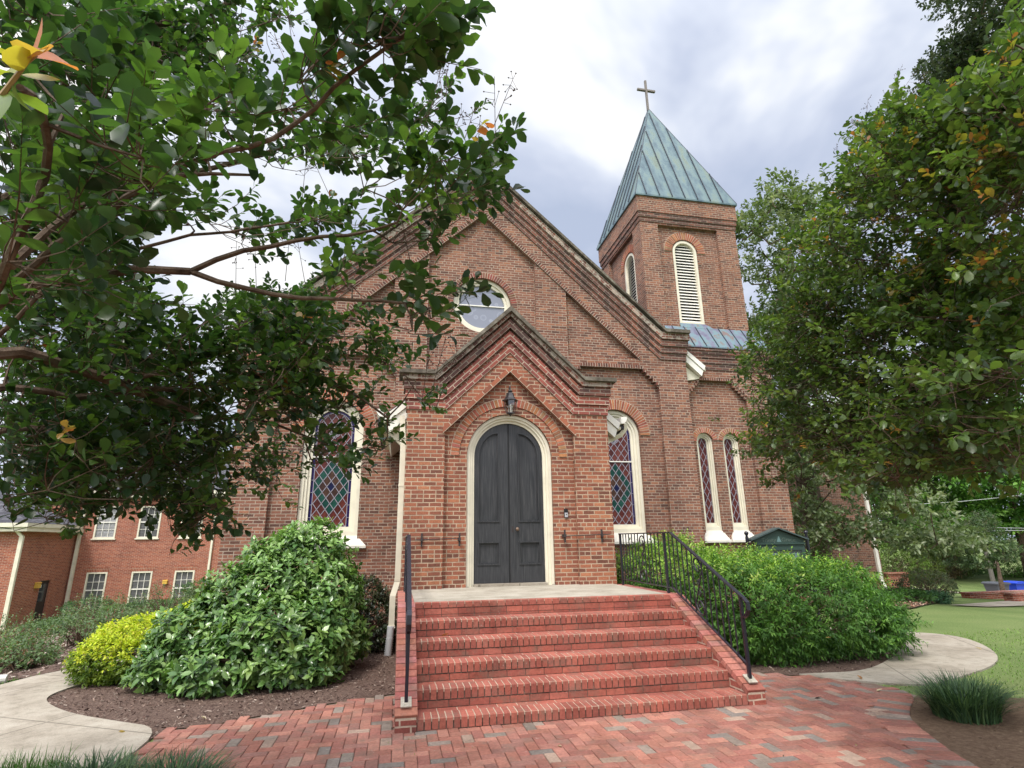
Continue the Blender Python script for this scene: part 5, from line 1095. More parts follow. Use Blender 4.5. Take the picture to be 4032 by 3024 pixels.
# ---- the near crepe myrtle at left
def left_myrtle():
    tr = np.array([-4.55, -2.75, 1.5]); T = thing('crepe_myrtle', (-4.7, -2.7, 0), 'large crepe myrtle whose leafy branches hang close across the upper left', 'tree', 'crepe myrtle trees')
    G = [(kp([(660, 60), (800, 70), (840, 130), (790, 190), (730, 110), (690, 100)]), .8), (kp([(440, 20), (560, 30), (640, 30), (620, 75), (480, 60)]), .75),
         (kp([(300, 690), (420, 640), (560, 690), (690, 700), (740, 770), (900, 740), (930, 790), (860, 830), (780, 820), (640, 860), (600, 930), (500, 1010), (440, 960), (520, 860), (420, 790), (300, 720)]), .93),
         (kp([(560, 560), (660, 590), (740, 640), (720, 680), (620, 640)]), .7), (kp([(180, 420), (260, 400), (290, 440), (200, 470)]), .5), (kp([(650, 1060), (700, 1080), (680, 1130), (640, 1110)]), .6), (kp([(640, 1230), (700, 1240), (690, 1290)]), .6),
         (kp([(900, 700), (1060, 690), (1020, 760), (940, 780)]), .8), (kp([(1130, 1000), (1240, 1010), (1230, 1080), (1180, 1040)]), .7), (kp([(860, 1240), (1060, 1220), (1080, 1270), (900, 1290)]), .55)]
    rg = [  # polygon (k), depth range, leaf length, coverage
        ([(230, 0), (960, 0), (900, 45), (800, 60), (800, 120), (770, 150), (720, 120), (760, 200), (740, 260), (640, 300), (400, 300), (250, 200), (200, 100)], 3.9, 5.2, .056, 2.0),
        ([(0, 0), (240, 0), (330, 150), (420, 230), (400, 330), (200, 300), (0, 330)], 1.5, 2.3, .062, 1.5),
        ([(0, 0), (300, 0), (420, 230), (400, 360), (200, 340), (0, 360)], 3.4, 4.6, .056, 1.5),
        ([(820, 95), (900, 90), (960, 60), (950, 0), (1340, 0), (1290, 70), (1280, 130), (1290, 210), (1210, 260), (1150, 300), (1140, 370), (1080, 360), (960, 310), (880, 270), (900, 180), (830, 140)], 1.75, 2.05, .062, 2.5),
        ([(1130, 300), (1250, 280), (1330, 260), (1330, 350), (1280, 400), (1200, 440), (1120, 430)], 3.2, 3.7, .052, 1.7),
        ([(400, 240), (640, 260), (900, 280), (1000, 340), (1130, 400), (1090, 470), (900, 480), (800, 470), (640, 500), (480, 430), (400, 330)], 1.8, 2.5, .064, 1.9),
        ([(400, 240), (900, 260), (1130, 400), (1090, 500), (640, 520), (400, 400)], 3.2, 4.2, .056, 1.0),
        ([(1050, 560), (1130, 470), (1250, 460), (1340, 440), (1490, 445), (1440, 520), (1430, 580), (1360, 640), (1290, 740), (1200, 720), (1090, 750), (1050, 700), (1100, 640)], 2.05, 2.4, .060, 2.7),
        ([(420, 500), (640, 560), (720, 620), (850, 640), (1060, 600), (1080, 690), (930, 700), (850, 730), (920, 790), (780, 820), (740, 760), (690, 700), (560, 700), (480, 640), (300, 560), (200, 480)], 2.1, 3.1, .060, 1.8),
        ([(0, 330), (200, 300), (480, 430), (560, 560), (330, 690), (260, 730), (290, 780), (440, 790), (510, 850), (430, 850), (420, 930), (470, 960), (430, 980), (360, 900), (200, 900), (0, 900)], 1.6, 2.8, .062, 1.9),
        ([(0, 330), (480, 430), (560, 560), (260, 730), (440, 850), (430, 980), (200, 900), (0, 900)], 3.2, 4.3, .056, 2.3),
        ([(980, 750), (1060, 790), (1140, 810), (1250, 810), (1345, 870), (1330, 940), (1270, 990), (1210, 1000), (1130, 940), (1000, 880), (960, 820)], 1.95, 2.3, .062, 2.5),
        ([(0, 880), (200, 900), (380, 900), (470, 990), (540, 950), (640, 890), (820, 870), (960, 900), (1000, 1100), (900, 1250), (700, 1300), (640, 1500), (640, 1570), (560, 1600), (470, 1540), (420, 1480), (340, 1500), (290, 1450), (230, 1500), (0, 1480)], 2.7, 3.9, .057, 2.3),
        ([(0, 900), (460, 960), (600, 1000), (620, 1480), (400, 1470), (0, 1470)], 4.2, 5.4, .056, 1.6),
        ([(700, 900), (960, 890), (1130, 960), (1180, 1040), (1210, 1120), (1250, 1180), (1230, 1300), (1140, 1330), (1050, 1380), (960, 1400), (900, 1380), (800, 1300), (700, 1200)], 2.8, 3.5, .056, 1.6),
        ([(640, 1290), (880, 1330), (870, 1470), (830, 1490), (780, 1450), (640, 1420)], 3.7, 4.5, .052, 1.5),
        ([(610, 900), (820, 830), (960, 860), (960, 1000), (800, 1060), (650, 1080), (570, 1040)], 4.8, 6.0, .052, 1.5),
        ([(90, 1470), (270, 1430), (260, 1530), (170, 1590), (100, 1570)], 4.0, 4.6, .05, 1.4), ([(0, 1440), (60, 1450), (40, 1560), (0, 1620)], 2.7, 3.2, .056, 1.5), ([(380, 1400), (640, 1450), (650, 1570), (560, 1600), (460, 1550), (400, 1480)], 2.8, 3.2, .056, 1.3),
        ([(0, 1300), (640, 1300), (650, 1570), (560, 1600), (470, 1550), (420, 1490), (340, 1505), (290, 1455), (230, 1530), (100, 1560), (0, 1590)], 3.0, 4.0, .055, 1.7),
        ([(1190, 1090), (1290, 1160), (1290, 1195), (1230, 1190)], 3.0, 3.3, .05, 1.0)]
    regs = [(kp(p), a, b, l * 1.06, c * 1.05, None) for p, a, b, l, c in rg]
    B, D, Ls, C, Bc = canopy(regs, G, tr); X_ = offframe((-4.75, -2.75, 3.3), (1.7, 1.9, 1.75), 900, .06); B, D, Ls, C, Bc = [np.concatenate(p) for p in zip((B, D, Ls, C, Bc), X_)]
    F = lambda pts: [far(x * K, y * K, d) for x, y, d in pts]
    j = [np.array(p) for p in ((-4.45, -2.85, 1.35), (-4.3, -3.0, 1.7), (-4.5, -2.5, 1.9), (-4.2, -2.4, 2.2))]
    SK = [([j[0]] + F([(0, 880, 2.5), (60, 845, 2.48), (200, 835, 2.45), (350, 802, 2.4), (450, 797, 2.38), (565, 806, 2.35)]), (.030, .014)), (F([(565, 806, 2.35), (690, 750, 2.35), (850, 715, 2.3), (1080, 690, 2.25), (1180, 660, 2.22)]), (.011, .005)), (F([(565, 806, 2.35), (700, 855, 2.3), (870, 880, 2.25), (1000, 890, 2.2), (1070, 880, 2.15), (1200, 900, 2.1)]), (.011, .005)),
          ([j[0]] + F([(-60, 1020, 2.75), (50, 1040, 2.75), (200, 1075, 2.8), (330, 1130, 2.85), (450, 1180, 2.9), (585, 1232, 2.95)]), (.036, .017)), (F([(355, 1138, 2.86), (480, 1112, 2.95), (600, 1060, 3.0), (665, 1040, 3.05)]), (.010, .005)),
          ([j[0]] + F([(0, 1118, 3.0), (60, 1152, 3.0), (130, 1186, 3.0), (240, 1180, 3.05), (350, 1156, 3.1), (430, 1150, 3.1), (530, 1166, 3.1), (600, 1145, 3.1), (680, 1130, 3.1), (800, 1105, 3.1), (900, 1110, 3.1), (1030, 1150, 3.1), (1150, 1240, 3.05)]), (.024, .006)),
          ([j[1]] + F([(-30, 900, 1.9), (30, 790, 1.8), (60, 680, 1.75), (75, 620, 1.72), (165, 560, 1.7), (158, 450, 1.68), (140, 340, 1.65), (60, 260, 1.3)]), (.024, .006)), (F([(30, 790, 1.8), (110, 720, 1.85), (140, 660, 1.9), (260, 600, 2.0)]), (.012, .006)),
          ([j[2]] + F([(0, 330, 4.2), (250, 130, 4.3), (310, 95, 4.3), (400, 70, 4.3), (540, 70, 4.3), (640, 30, 4.4), (760, -30, 4.5)]), (.045, .012)),
          ([j[1]] + F([(100, 780, 2.2), (330, 625, 2.1), (410, 575, 2.05), (500, 500, 2.05), (560, 470, 2.0), (820, 430, 1.95), (930, 325, 1.92), (1010, 240, 1.88), (1150, 130, 1.85), (1260, 50, 1.85)]), (.018, .005)), (F([(480, 525, 2.05), (630, 515, 2.1), (760, 520, 2.15)]), (.008, .004)),
          ([j[0]] + F([(150, 830, 2.6), (260, 790, 2.62), (420, 730, 2.65), (560, 702, 2.7), (700, 685, 2.7), (860, 660, 2.6)]), (.014, .005)), ([j[2]] + F([(0, 560, 3.6), (200, 600, 3.7), (420, 540, 3.7), (640, 500, 3.6), (860, 430, 3.5), (1130, 400, 3.4)]), (.03, .007)),
          ([j[0]] + F([(0, 1260, 3.3), (200, 1290, 3.35), (420, 1260, 3.4), (600, 1240, 3.4), (760, 1240, 3.3), (870, 1280, 3.2), (980, 1325, 3.1)]), (.022, .005)), ([j[2]] + F([(0, 1330, 4.6), (260, 1340, 4.7), (460, 1300, 4.8), (640, 1180, 5.0), (760, 1000, 5.2)]), (.035, .008)), (F([(260, 1340, 4.5), (200, 1450, 4.4), (160, 1520, 4.3)]), (.008, .004))]
    lo = [np.array([-4.7, -2.7, -.05]), np.array([-4.62, -2.72, .7])]
    SK += [(lo + [j[0]], (.10, .07)), ([np.array([-4.85, -2.55, -.05]), np.array([-4.7, -2.6, .9]), j[2], j[3], np.array([-4.6, -2.4, 3.4])], (.09, .025)), ([np.array([-4.6, -2.95, -.05]), np.array([-4.45, -3.0, .8]), j[1], np.array([-4.4, -3.2, 2.8])], (.08, .02)), ([j[1], far(-20, 600, 2.0)], (.03, .02))]
    mb = MB(); grow(mb, SK[-4:], np.zeros((0, 3))); mb.build('trunk', M['bark'], T)
    mb = MB(); grow(mb, SK, C[rng.permutation(len(C))], .0032); twigs(mb, B, Bc, D, Ls * 2.6, .0018); mb.build('branches', M['bark'], T)
    pal = [(.030, .068, .020), (.044, .095, .025), (.068, .135, .030), (.105, .195, .038), (.026, .056, .025)]
    crown(T, B, D, Ls, pal, [.28, .28, .2, .1, .14], [(.42, .13, .05), (.36, .22, .06), (.30, .26, .05)], .006)
    # the bright young shoot right by the camera
    b0 = far(-30 * K, 330 * K, .95); b1 = far(80 * K, 185 * K, .95); d = b1 - b0; mb = MB(); mb.tube([b0, (b0 + b1) / 2, b1, far(110 * K, 165 * K, .95)], [.004, .003, .0025, .0015], 5); mb.build('young_twig', paint('orange green twig', (.26, .17, .06), .5, .2), T)
    LV = [((60, 215), (40, 120), (.40, .33, .05), 1.0), ((70, 200), (-30, 120), (.36, .34, .05), 1.1), ((62, 225), (-20, 180), (.30, .33, .045), 1.1), ((75, 190), (105, 85), (.46, .30, .06), .8), ((80, 180), (140, 60), (.55, .20, .06), 1.0), ((90, 170), (235, 175), (.55, .19, .07), 1.05), ((88, 175), (150, 135), (.50, .26, .07), .6), ((60, 222), (180, 235), (.36, .33, .05), 1.1), ((20, 270), (140, 320), (.16, .25, .04), 1.1), ((15, 280), (-20, 330), (.14, .22, .04), 1.2), ((40, 245), (60, 330), (.2, .28, .05), .8)]
    P = np.array([far(a[0] * K, a[1] * K, .95) for a, *_ in LV]); Q = np.array([far(b[0] * K, b[1] * K, .90 + .05 * (i % 3)) for i, (_, b, *_2) in enumerate(LV)]); L = np.linalg.norm(Q - P, axis=1)
    leaves('young_leaves', P, Q - P, np.array([0, -.8, .55]) + rng.normal(0, .3, P.shape), L, tmpl([(0, 0), (.15, .13), (.4, .24), (.7, .22), (.88, .11), (1, 0)], .16, .2), M['leaf'], T, np.array([l[2] for l in LV]))
    px = np.array(kp([(1290, 280), (1310, 260), (1325, 300), (1270, 330), (1390, 380), (1420, 420), (1470, 370), (1480, 340), (1340, 400), (1230, 480), (840, 165), (870, 150), (1270, 750), (1210, 740), (1290, 1130), (1310, 1170), (1260, 1140), (700, 840), (760, 830), (850, 800), (900, 810), (480, 220), (450, 330), (700, 190), (690, 230), (900, 560), (960, 540)]))
    seedheads('seed_head', px, np.where(px[:, 0] > 1200 * K, 2.3, 3.0), T, paint('dry seed capsule', (.085, .055, .045), .8, .3, 40))
left_myrtle()

# ---- crepe myrtle at right
def right_myrtle():
    J = 1232 / 889 / S; ox = 2800 / S
    q_ = lambda P: kp(P, J, ox)
    tr = np.array([4.75, -2.1, 1.6]); T = thing('crepe_myrtle', (4.9, -2.2, 0), 'crepe myrtle filling the right edge, its rounded crown flecked with orange new leaves', 'tree', 'crepe myrtle trees')
    sil_ = [(960, 0), (900, 60), (860, 120), (815, 175), (760, 240), (700, 280), (640, 312), (560, 300), (512, 275), (510, 335), (450, 365), (395, 395), (432, 425), (385, 475), (395, 515), (352, 565), (305, 605), (292, 645), (205, 695), (200, 745), (240, 795), (165, 850), (175, 900), (125, 960), (95, 1010), (115, 1050), (72, 1092), (135, 1130), (115, 1180), (135, 1210), (110, 1240), (130, 1295), (180, 1315), (240, 1325), (330, 1305), (370, 1360), (440, 1400), (560, 1390), (640, 1335), (720, 1365), (780, 1320), (889, 1340), (980, 1340)]
    low = [(120, 1400), (180, 1345), (250, 1320), (260, 1350), (200, 1375)]; low2 = [(80, 1230), (150, 1225), (230, 1260), (210, 1300), (100, 1310)]
    G = [(q_([(490, 700), (540, 650), (600, 630), (640, 670), (620, 720), (560, 770)]), .85), (q_([(640, 680), (700, 640), (740, 690), (690, 730)]), .85), (q_([(760, 650), (820, 600), (900, 620), (960, 640), (960, 700), (850, 690), (800, 720)]), .85), (q_([(560, 600), (620, 560), (660, 600), (600, 625)]), .6), (q_([(680, 740), (760, 730), (720, 770)]), .6), (q_([(600, 480), (640, 450), (660, 490)]), .6), (q_([(440, 560), (480, 540), (490, 590)]), .5), (q_([(790, 1100), (900, 1120), (950, 1180), (830, 1165)]), .8), (q_([(520, 990), (620, 960), (660, 1020), (560, 1040)]), .5), (q_([(700, 950), (800, 990), (880, 960), (860, 1020), (720, 1010)]), .4), (q_([(450, 640), (520, 600), (540, 680), (480, 700)]), .4), (q_([(380, 1020), (620, 1040), (640, 1080), (400, 1070)]), .45), (q_([(250, 1130), (500, 1140), (480, 1175), (260, 1170)]), .5)]
    df = lambda p: -2.3 * np.clip((p[:, 0] - ox - 80 * J) / (800 * J), 0, 1)
    rg = [(q_(sil_), 5.6, 6.6, .056, 1.75, df), (q_(sil_), 6.6, 8.2, .054, .7, df), (q_(low), 6.0, 6.4, .055, 1.6, None), (q_(low2), 6.0, 6.5, .055, 1.6, None), (q_([(420, 1050), (560, 1000), (700, 900), (960, 860), (960, 1330), (700, 1350), (450, 1390), (380, 1300)]), 3.3, 4.2, .058, .75, None)]
    B, D, Ls, C, Bc = canopy(rg, G, tr); X_ = offframe((5.1, -1.9, 3.5), (2.3, 2.2, 2.2), 1400, .06); B, D, Ls, C, Bc = [np.concatenate(p) for p in zip((B, D, Ls, C, Bc), X_)]
    F = lambda pts: [far(ox + x * J, y * J, d) for x, y, d in pts]
    j0, j1, j2 = np.array([4.8, -2.1, 1.2]), np.array([4.7, -1.9, 2.0]), np.array([4.8, -1.7, 3.0])
    SK = [([j0] + F([(889, 1255, 4.6), (680, 1245, 4.8), (520, 1190, 5.2), (330, 1140, 5.6), (200, 1130, 6.0)]), (.03, .006)), ([j0] + F([(889, 1210, 4.6), (720, 1060, 5.0), (560, 1040, 5.4), (400, 1010, 5.8), (250, 980, 6.1)]), (.03, .006)), ([j1] + F([(889, 960, 4.8), (700, 900, 5.2), (480, 800, 5.8), (330, 740, 6.3), (240, 700, 6.5)]), (.035, .006)), ([j1] + F([(889, 760, 5.0), (740, 720, 5.3), (600, 700, 5.6), (480, 560, 6.0), (420, 440, 6.2)]), (.035, .006)), ([j2] + F([(889, 560, 5.2), (760, 480, 5.6), (640, 400, 5.9), (540, 300, 6.1)]), (.03, .006)), ([j2] + F([(889, 330, 5.4), (800, 230, 5.7), (740, 180, 5.9)]), (.025, .006)), ([j0] + F([(889, 1340, 4.4), (760, 1340, 4.8), (640, 1330, 5.0), (450, 1350, 5.4)]), (.02, .005)), (F([(330, 1290, 5.9), (230, 1330, 6.1), (140, 1385, 6.2)]), (.006, .003)), (F([(400, 1240, 5.7), (250, 1240, 6.1), (110, 1270, 6.3)]), (.008, .003)),
          ([j1] + F([(889, 690, 6.5), (700, 640, 7.0), (560, 650, 7.2)]), (.025, .006)), ([j1] + F([(889, 640, 6.8), (760, 700, 6.8), (660, 760, 7.0)]), (.02, .006))]
    TR = [([np.array([4.95, -2.2, -.05]), np.array([4.9, -2.15, .6]), j0, j1, j2, np.array([5.0, -1.7, 4.6])], (.10, .03)), ([np.array([5.15, -2.05, -.05]), np.array([5.2, -1.9, .8]), np.array([5.3, -1.5, 2.2]), np.array([5.2, -1.0, 4.0])], (.09, .03)), ([np.array([4.75, -2.4, -.05]), np.array([4.55, -2.4, .8]), np.array([4.3, -2.2, 1.9])], (.08, .03))]
    mb = MB(); grow(mb, TR, np.zeros((0, 3))); mb.build('trunk', M['bark'], T)
    mb = MB(); grow(mb, SK + TR + [([np.array([5.3, -1.5, 2.2])] + F([(800, 800, 7.0), (560, 860, 7.4), (300, 900, 7.6)]), (.03, .008))], C[rng.permutation(len(C))], .0055); twigs(mb, B, Bc, D, Ls * 2.6, .0022); mb.build('branches', M['bark'], T)
    px = topix(B); edge = (px[:, 1] < 760 * J) & (rng.random(len(B)) < .10) | ((px[:, 0] - ox > 560 * J) & (px[:, 1] > 700 * J) & (px[:, 1] < 860 * J) & (rng.random(len(B)) < .30)) | ((px[:, 0] - ox < 330 * J) & (px[:, 1] < 900 * J) & (rng.random(len(B)) < .09))
    pal = [(.058, .102, .027), (.078, .130, .032), (.106, .168, .038), (.148, .215, .048), (.042, .074, .03)]
    crown(T, B, D, Ls, pal, [.26, .28, .22, .12, .12], [(.28, .19, .04), (.33, .14, .045), (.27, .21, .04), (.24, .23, .04)], .022, young=edge)
    # a few vivid young shoots
    P_ = np.array([(405, 985), (440, 1225), (350, 1315), (285, 905), (300, 655), (300, 995), (640, 1125), (335, 1275), (262, 885)]); b = far_n(np.array(q_(P_)), [5.2, 5.3, 5.4, 5.9, 6.2, 5.9, 4.6, 5.6, 5.9]); d = np.tile(np.array([[-.15, 0, 1.0]]), (len(b), 1))
    P, A, N, L, ii, s = shoots(b - d * .10, d, 10, .24, .055, 1.1, .0, .3); t = s[:, None]; c = (1 - t) * np.array([.20, .26, .04]) + t * np.array([.55, .13, .05]); leaves('young_leaves', P, A, N + np.array([0, -.7, 0]), L, ELL, M['leaf'], T, c * rng.uniform(.85, 1.15, (len(P), 1)))
    px = np.array(q_([(510, 262), (545, 255), (575, 262), (440, 345), (470, 330), (430, 360), (388, 385), (382, 475), (360, 540), (495, 300), (600, 300), (700, 260), (630, 330)])); seedheads('seed_head', px, np.full(len(px), 5.9), T, paint('dry seed capsules', (.085, .055, .045), .8, .3, 40))
right_myrtle()

# ---- shrubs as unions of lobes
def lobes_pts(lobes, n, rmin=.86, lump=.10, zmin=.02):
    w_ = np.array([r_[0] * r_[1] + r_[2] * (r_[0] + r_[1]) for _, r_ in lobes]); k = rng.choice(len(lobes), n * 4, p=w_ / w_.sum())
    d = norm(rng.normal(0, 1, (n * 4, 3))); c = np.array([l[0] for l in lobes])[k]; r_ = np.array([l[1] for l in lobes])[k]
    f = rng.uniform(rmin, 1.0, (n * 4, 1)) + lump * np.sin(d[:, :1] * 7 + d[:, 1:2] * 5 + k[:, None]) * .5; P = c + d * r_ * f; nrm = norm(d / r_)
    ok = P[:, 2] > zmin + terrain(P[:, 0], P[:, 1])
    for i, (cc, rr) in enumerate(lobes): ok &= (((P - np.array(cc)) / np.array(rr)) ** 2).sum(-1) > np.where(k == i, 0, .80 * rmin)
    P, nrm = P[ok], nrm[ok]; return P[:n], nrm[:n]
def shrub(name, label, cat, lobes, n, L, pal, w, nl=8, sl=2.4, tm=ELL, mat='leaf_gloss', ang=1.0, droop=.1, jit=.3, upb=.5, group=None, top=None, topc=None, rmin=.82, inner=.25, stemcol='twig', face=0., lump=.10):
    base = np.array([np.mean([l[0][0] for l in lobes]), np.mean([l[0][1] for l in lobes])]); z0 = float(terrain(*base)); T = thing(name, (base[0], base[1], z0), label, cat, group)
    P0, N0 = lobes_pts(lobes, n, rmin, lump); Pi, Ni = lobes_pts(lobes, int(n * inner), .62); B = np.vstack([P0, Pi]); Nn = np.vstack([N0, Ni])
    D = Nn + rng.normal(0, .35, B.shape) + np.array([0, 0, upb]); B = B - norm(D) * L * sl * .5
    P, A, N, Ls, ii, s = shoots(B, D, nl, L * sl, L, ang, droop, jit, face=face); col = tone(pal, ii, len(B), .2, w)
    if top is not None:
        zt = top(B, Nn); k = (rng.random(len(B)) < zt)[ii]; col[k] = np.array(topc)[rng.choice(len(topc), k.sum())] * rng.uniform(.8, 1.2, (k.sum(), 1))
    N = N + Nn[ii] * .5
    leaves('foliage', P, A, N, Ls, tm, M[mat], T, col)
    mb = MB(); ctr = np.array([base[0], base[1], z0])
    for b in B[rng.permutation(len(B))[:90]]:
        a = ctr + np.array([rng.normal(0, .12), rng.normal(0, .12), .0]); m_ = a * .45 + b * .55; m_[2] = a[2] + (b[2] - a[2]) * .65; mb.tube([a, m_, b], [.012, .008, .004], 4, cap=False)
    mb.build('stems', M[stemcol], T); return T
shrub('evergreen_shrub', 'big glossy green shrub with whorled oval leaves before the left stained glass window', 'shrub',
      [((-3.2, 3.4, 1.15), (.68, .75, .86)), ((-3.5, 3.2, 1.05), (.62, .7, .78)), ((-3.75, 3.1, .82), (.78, .85, .72)), ((-4.15, 2.85, .5), (.78, .78, .58)), ((-4.45, 2.6, .25), (.58, .6, .38)), ((-3.35, 2.55, .48), (.95, .85, .58)), ((-2.9, 3.1, .85), (.5, .65, .62)), ((-2.78, 2.9, .4), (.5, .6, .45)), ((-3.9, 2.15, .24), (.62, .5, .34)), ((-3.0, 2.2, .25), (.5, .45, .33))],
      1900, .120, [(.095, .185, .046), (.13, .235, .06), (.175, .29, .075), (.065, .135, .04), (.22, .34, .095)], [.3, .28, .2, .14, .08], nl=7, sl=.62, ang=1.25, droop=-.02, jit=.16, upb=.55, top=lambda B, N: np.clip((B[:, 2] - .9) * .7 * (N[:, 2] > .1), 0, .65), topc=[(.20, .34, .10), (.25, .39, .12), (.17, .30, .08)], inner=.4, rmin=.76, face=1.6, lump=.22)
shrub('nandina_hedge', 'broad feathery light green nandina hedge right of the steps', 'shrub',
      [((3.05, 2.55, .72), (.95, 1.2, .74)), ((4.2, 2.35, .66), (1.1, 1.1, .72)), ((5.05, 2.75, .62), (.95, 1.0, .70)), ((2.85, 3.6, .95), (.8, .95, .78)), ((4.3, 3.7, .8), (1.2, .9, .7)), ((3.4, 1.95, .45), (.9, .65, .5)), ((4.8, 2.0, .42), (.9, .7, .46)), ((5.4, 2.65, .38), (.58, .62, .42)), ((2.35, 4.1, .85), (.45, .6, .72))],
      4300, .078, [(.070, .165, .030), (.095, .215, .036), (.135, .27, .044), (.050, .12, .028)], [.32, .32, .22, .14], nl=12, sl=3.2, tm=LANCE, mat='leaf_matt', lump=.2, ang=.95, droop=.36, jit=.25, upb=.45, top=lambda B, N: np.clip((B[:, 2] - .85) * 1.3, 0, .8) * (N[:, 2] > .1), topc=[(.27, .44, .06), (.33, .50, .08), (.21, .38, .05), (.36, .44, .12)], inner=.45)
shrub('golden_shrub', 'low golden yellow shrub at the bend of the pale path', 'shrub',
      [((-5.3, 3.25, .35), (.62, .6, .38)), ((-4.85, 3.5, .45), (.55, .6, .36)), ((-5.5, 2.95, .28), (.42, .4, .28)), ((-4.6, 3.9, .5), (.6, .6, .4)), ((-5.05, 2.85, .25), (.5, .35, .28))],
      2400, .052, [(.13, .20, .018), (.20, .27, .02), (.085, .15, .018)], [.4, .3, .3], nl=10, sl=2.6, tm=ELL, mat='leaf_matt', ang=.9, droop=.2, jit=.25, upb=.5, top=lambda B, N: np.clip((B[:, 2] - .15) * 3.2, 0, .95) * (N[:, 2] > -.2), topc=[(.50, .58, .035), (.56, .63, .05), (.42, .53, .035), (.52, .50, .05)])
shrub('dark_shrub', 'small dark bronze green shrub in the corner by the white downspout', 'shrub', [((-2.45, 4.6, .55), (.52, .6, .58)), ((-2.2, 4.3, .35), (.4, .5, .42))], 900, .062, [(.032, .045, .024), (.048, .058, .028), (.065, .085, .035)], [.45, .35, .2], nl=8, sl=1.6, ang=1.0, jit=.3)
# roses and other shrubs down the slope at left
ROS = [(-7.35, 4.7, .42, .42, 'loose rose bush with reddish tips nearest the white drain pipe'), (-8.4, 5.9, .5, .48, 'sprawling rose bush, leftmost in the bark bed beyond the path'), (-6.75, 6.1, .45, .5, 'rose bush behind the golden shrub in the bark bed'), (-7.7, 7.3, .7, .6, 'bushy rose in the middle of the bark bed'), (-9.6, 8.2, .8, .7, 'tall loose rose bush at the left edge of the bark bed'), (-8.6, 9.8, .85, .75, 'rose bush below the dark annex door'), (-7.0, 9.2, .8, .7, 'dense rose bush right of the rose bed centre')]
for x, y, r_, h, lab in ROS:
    z = float(terrain(x, y)); shrub('rose_bush', lab, 'shrub', [((x, y, z + h * .62), (r_, r_, h * .55)), ((x + r_ * .5, y - r_ * .3, z + h * .5), (r_ * .6, r_ * .6, h * .42)), ((x - r_ * .5, y + r_ * .1, z + h * .75), (r_ * .5, r_ * .5, h * .45))], 140, .055, [(.10, .16, .07), (.13, .20, .08), (.16, .23, .10), (.20, .12, .08)], [.4, .3, .2, .1], nl=9, sl=4.5, mat='leaf_matt', ang=1.0, droop=.1, jit=.4, upb=.6, group='rose bushes in the bark bed', inner=.6, rmin=.6)
SLOPE = [(195, 1300, 22, 1.05, (.035, .10, .03), 'rounded deep green bush under the lower left annex window', 'round_bush'), (265, 1318, 20, .8, (.11, .19, .05), 'pale green feathery bush under the middle annex window', 'feathery_bush'), (320, 1318, 19, .8, (.05, .10, .04), 'dull green bush left of the glossy shrub top', 'round_bush'), (362, 1315, 17, .7, (.075, .15, .04), 'mid green bush tucked behind the glossy shrub', 'round_bush'), (435, 1258, 22, .8, (.06, .13, .03), 'small bush showing past the glossy shrub at the annex downspout', 'round_bush'), (160, 1345, 15, 1.0, (.075, .12, .055), 'greyish green mound in front of the dark annex door', 'grey_mound'), (235, 1340, 14, .95, (.08, .13, .05), 'greyish green mound at the top of the rose bed', 'grey_mound'), (330, 1350, 11, .7, (.11, .2, .03), 'yellowish green bush between golden shrub and glossy shrub', 'round_bush'), (100, 1350, 13, .7, (.08, .14, .05), 'low grey green mound left of the annex door', 'grey_mound')]
for px, py, Y, r_, c, lab, nm in SLOPE:
    p = at(px, py, 1, Y); z = float(terrain(p[0], Y)); h = max(p[2] - z, .2) + r_ * .12; c = np.array(c)
    shrub(nm, lab, 'shrub', [((p[0], Y, z + h * .5), (r_, r_ * .9, h * .52)), ((p[0] + r_ * .5, Y - .2, z + h * .4), (r_ * .6, r_ * .6, h * .4))], 420, .07, [c, c * 1.35, c * .72], [.4, .35, .25], nl=7, sl=2.2, mat='leaf_matt', jit=.4, rmin=.75)
# shrubs and hedges past the lawn
p = (14.75, 10.0); z = float(terrain(*p)); shrub('clipped_hedge', 'clipped barrel-shaped brownish hedge beside the brick hall', 'hedge', [((p[0], p[1], z + .44), (.82, .7, .50)), ((p[0] - .3, p[1], z + .38), (.6, .6, .42)), ((p[0] + .3, p[1], z + .38), (.6, .6, .42))], 900, .05, [(.075, .11, .05), (.11, .10, .065), (.12, .15, .07)], [.45, .3, .25], nl=6, sl=1.4, mat='leaf_matt', jit=.5, upb=.1)
for x, y, r_, h, c, lab in ((12.3, 8.6, .5, .32, (.06, .12, .05), 'low blue green plant left of the barrel-shaped hedge'), (13.2, 8.4, .4, .26, (.07, .15, .08), 'small blue green plant just before the barrel-shaped hedge'), (12.0, 8.2, .7, .3, (.06, .14, .03), 'ground-hugging green plant beside the leaf litter bed')):
    z = float(terrain(x, y)); c = np.array(c); shrub('garden_plant', lab, 'plant', [((x, y, z + h * .5), (r_, r_, h * .55))], 220, .07, [c, c * 1.3, c * .7], [.4, .35, .25], nl=7, sl=2.4, mat='leaf_matt', jit=.4)
HED = [(1915, 1195, 26, 2.6, 1.7, (.10, .16, .03), 'yellow green hedge mound next to the brick hall'), (1955, 1198, 28, 2.6, 1.6, (.11, .15, .035), 'olive hedge mound second from the brick hall'), (2000, 1205, 30, 2.8, 1.6, (.13, .10, .045), 'reddish hedge mound behind the barrel-shaped hedge'), (2040, 1215, 31, 2.4, 1.5, (.085, .13, .035), 'dull green hedge mound right of the reddish one'), (2200, 1200, 30, 2.6, 1.8, (.09, .19, .03), 'bright green hedge mound at the right edge behind the blue bin'), (2085, 1240, 34, 2.6, 1.3, (.06, .13, .03), 'dark green hedge mound under the small spreading tree')]
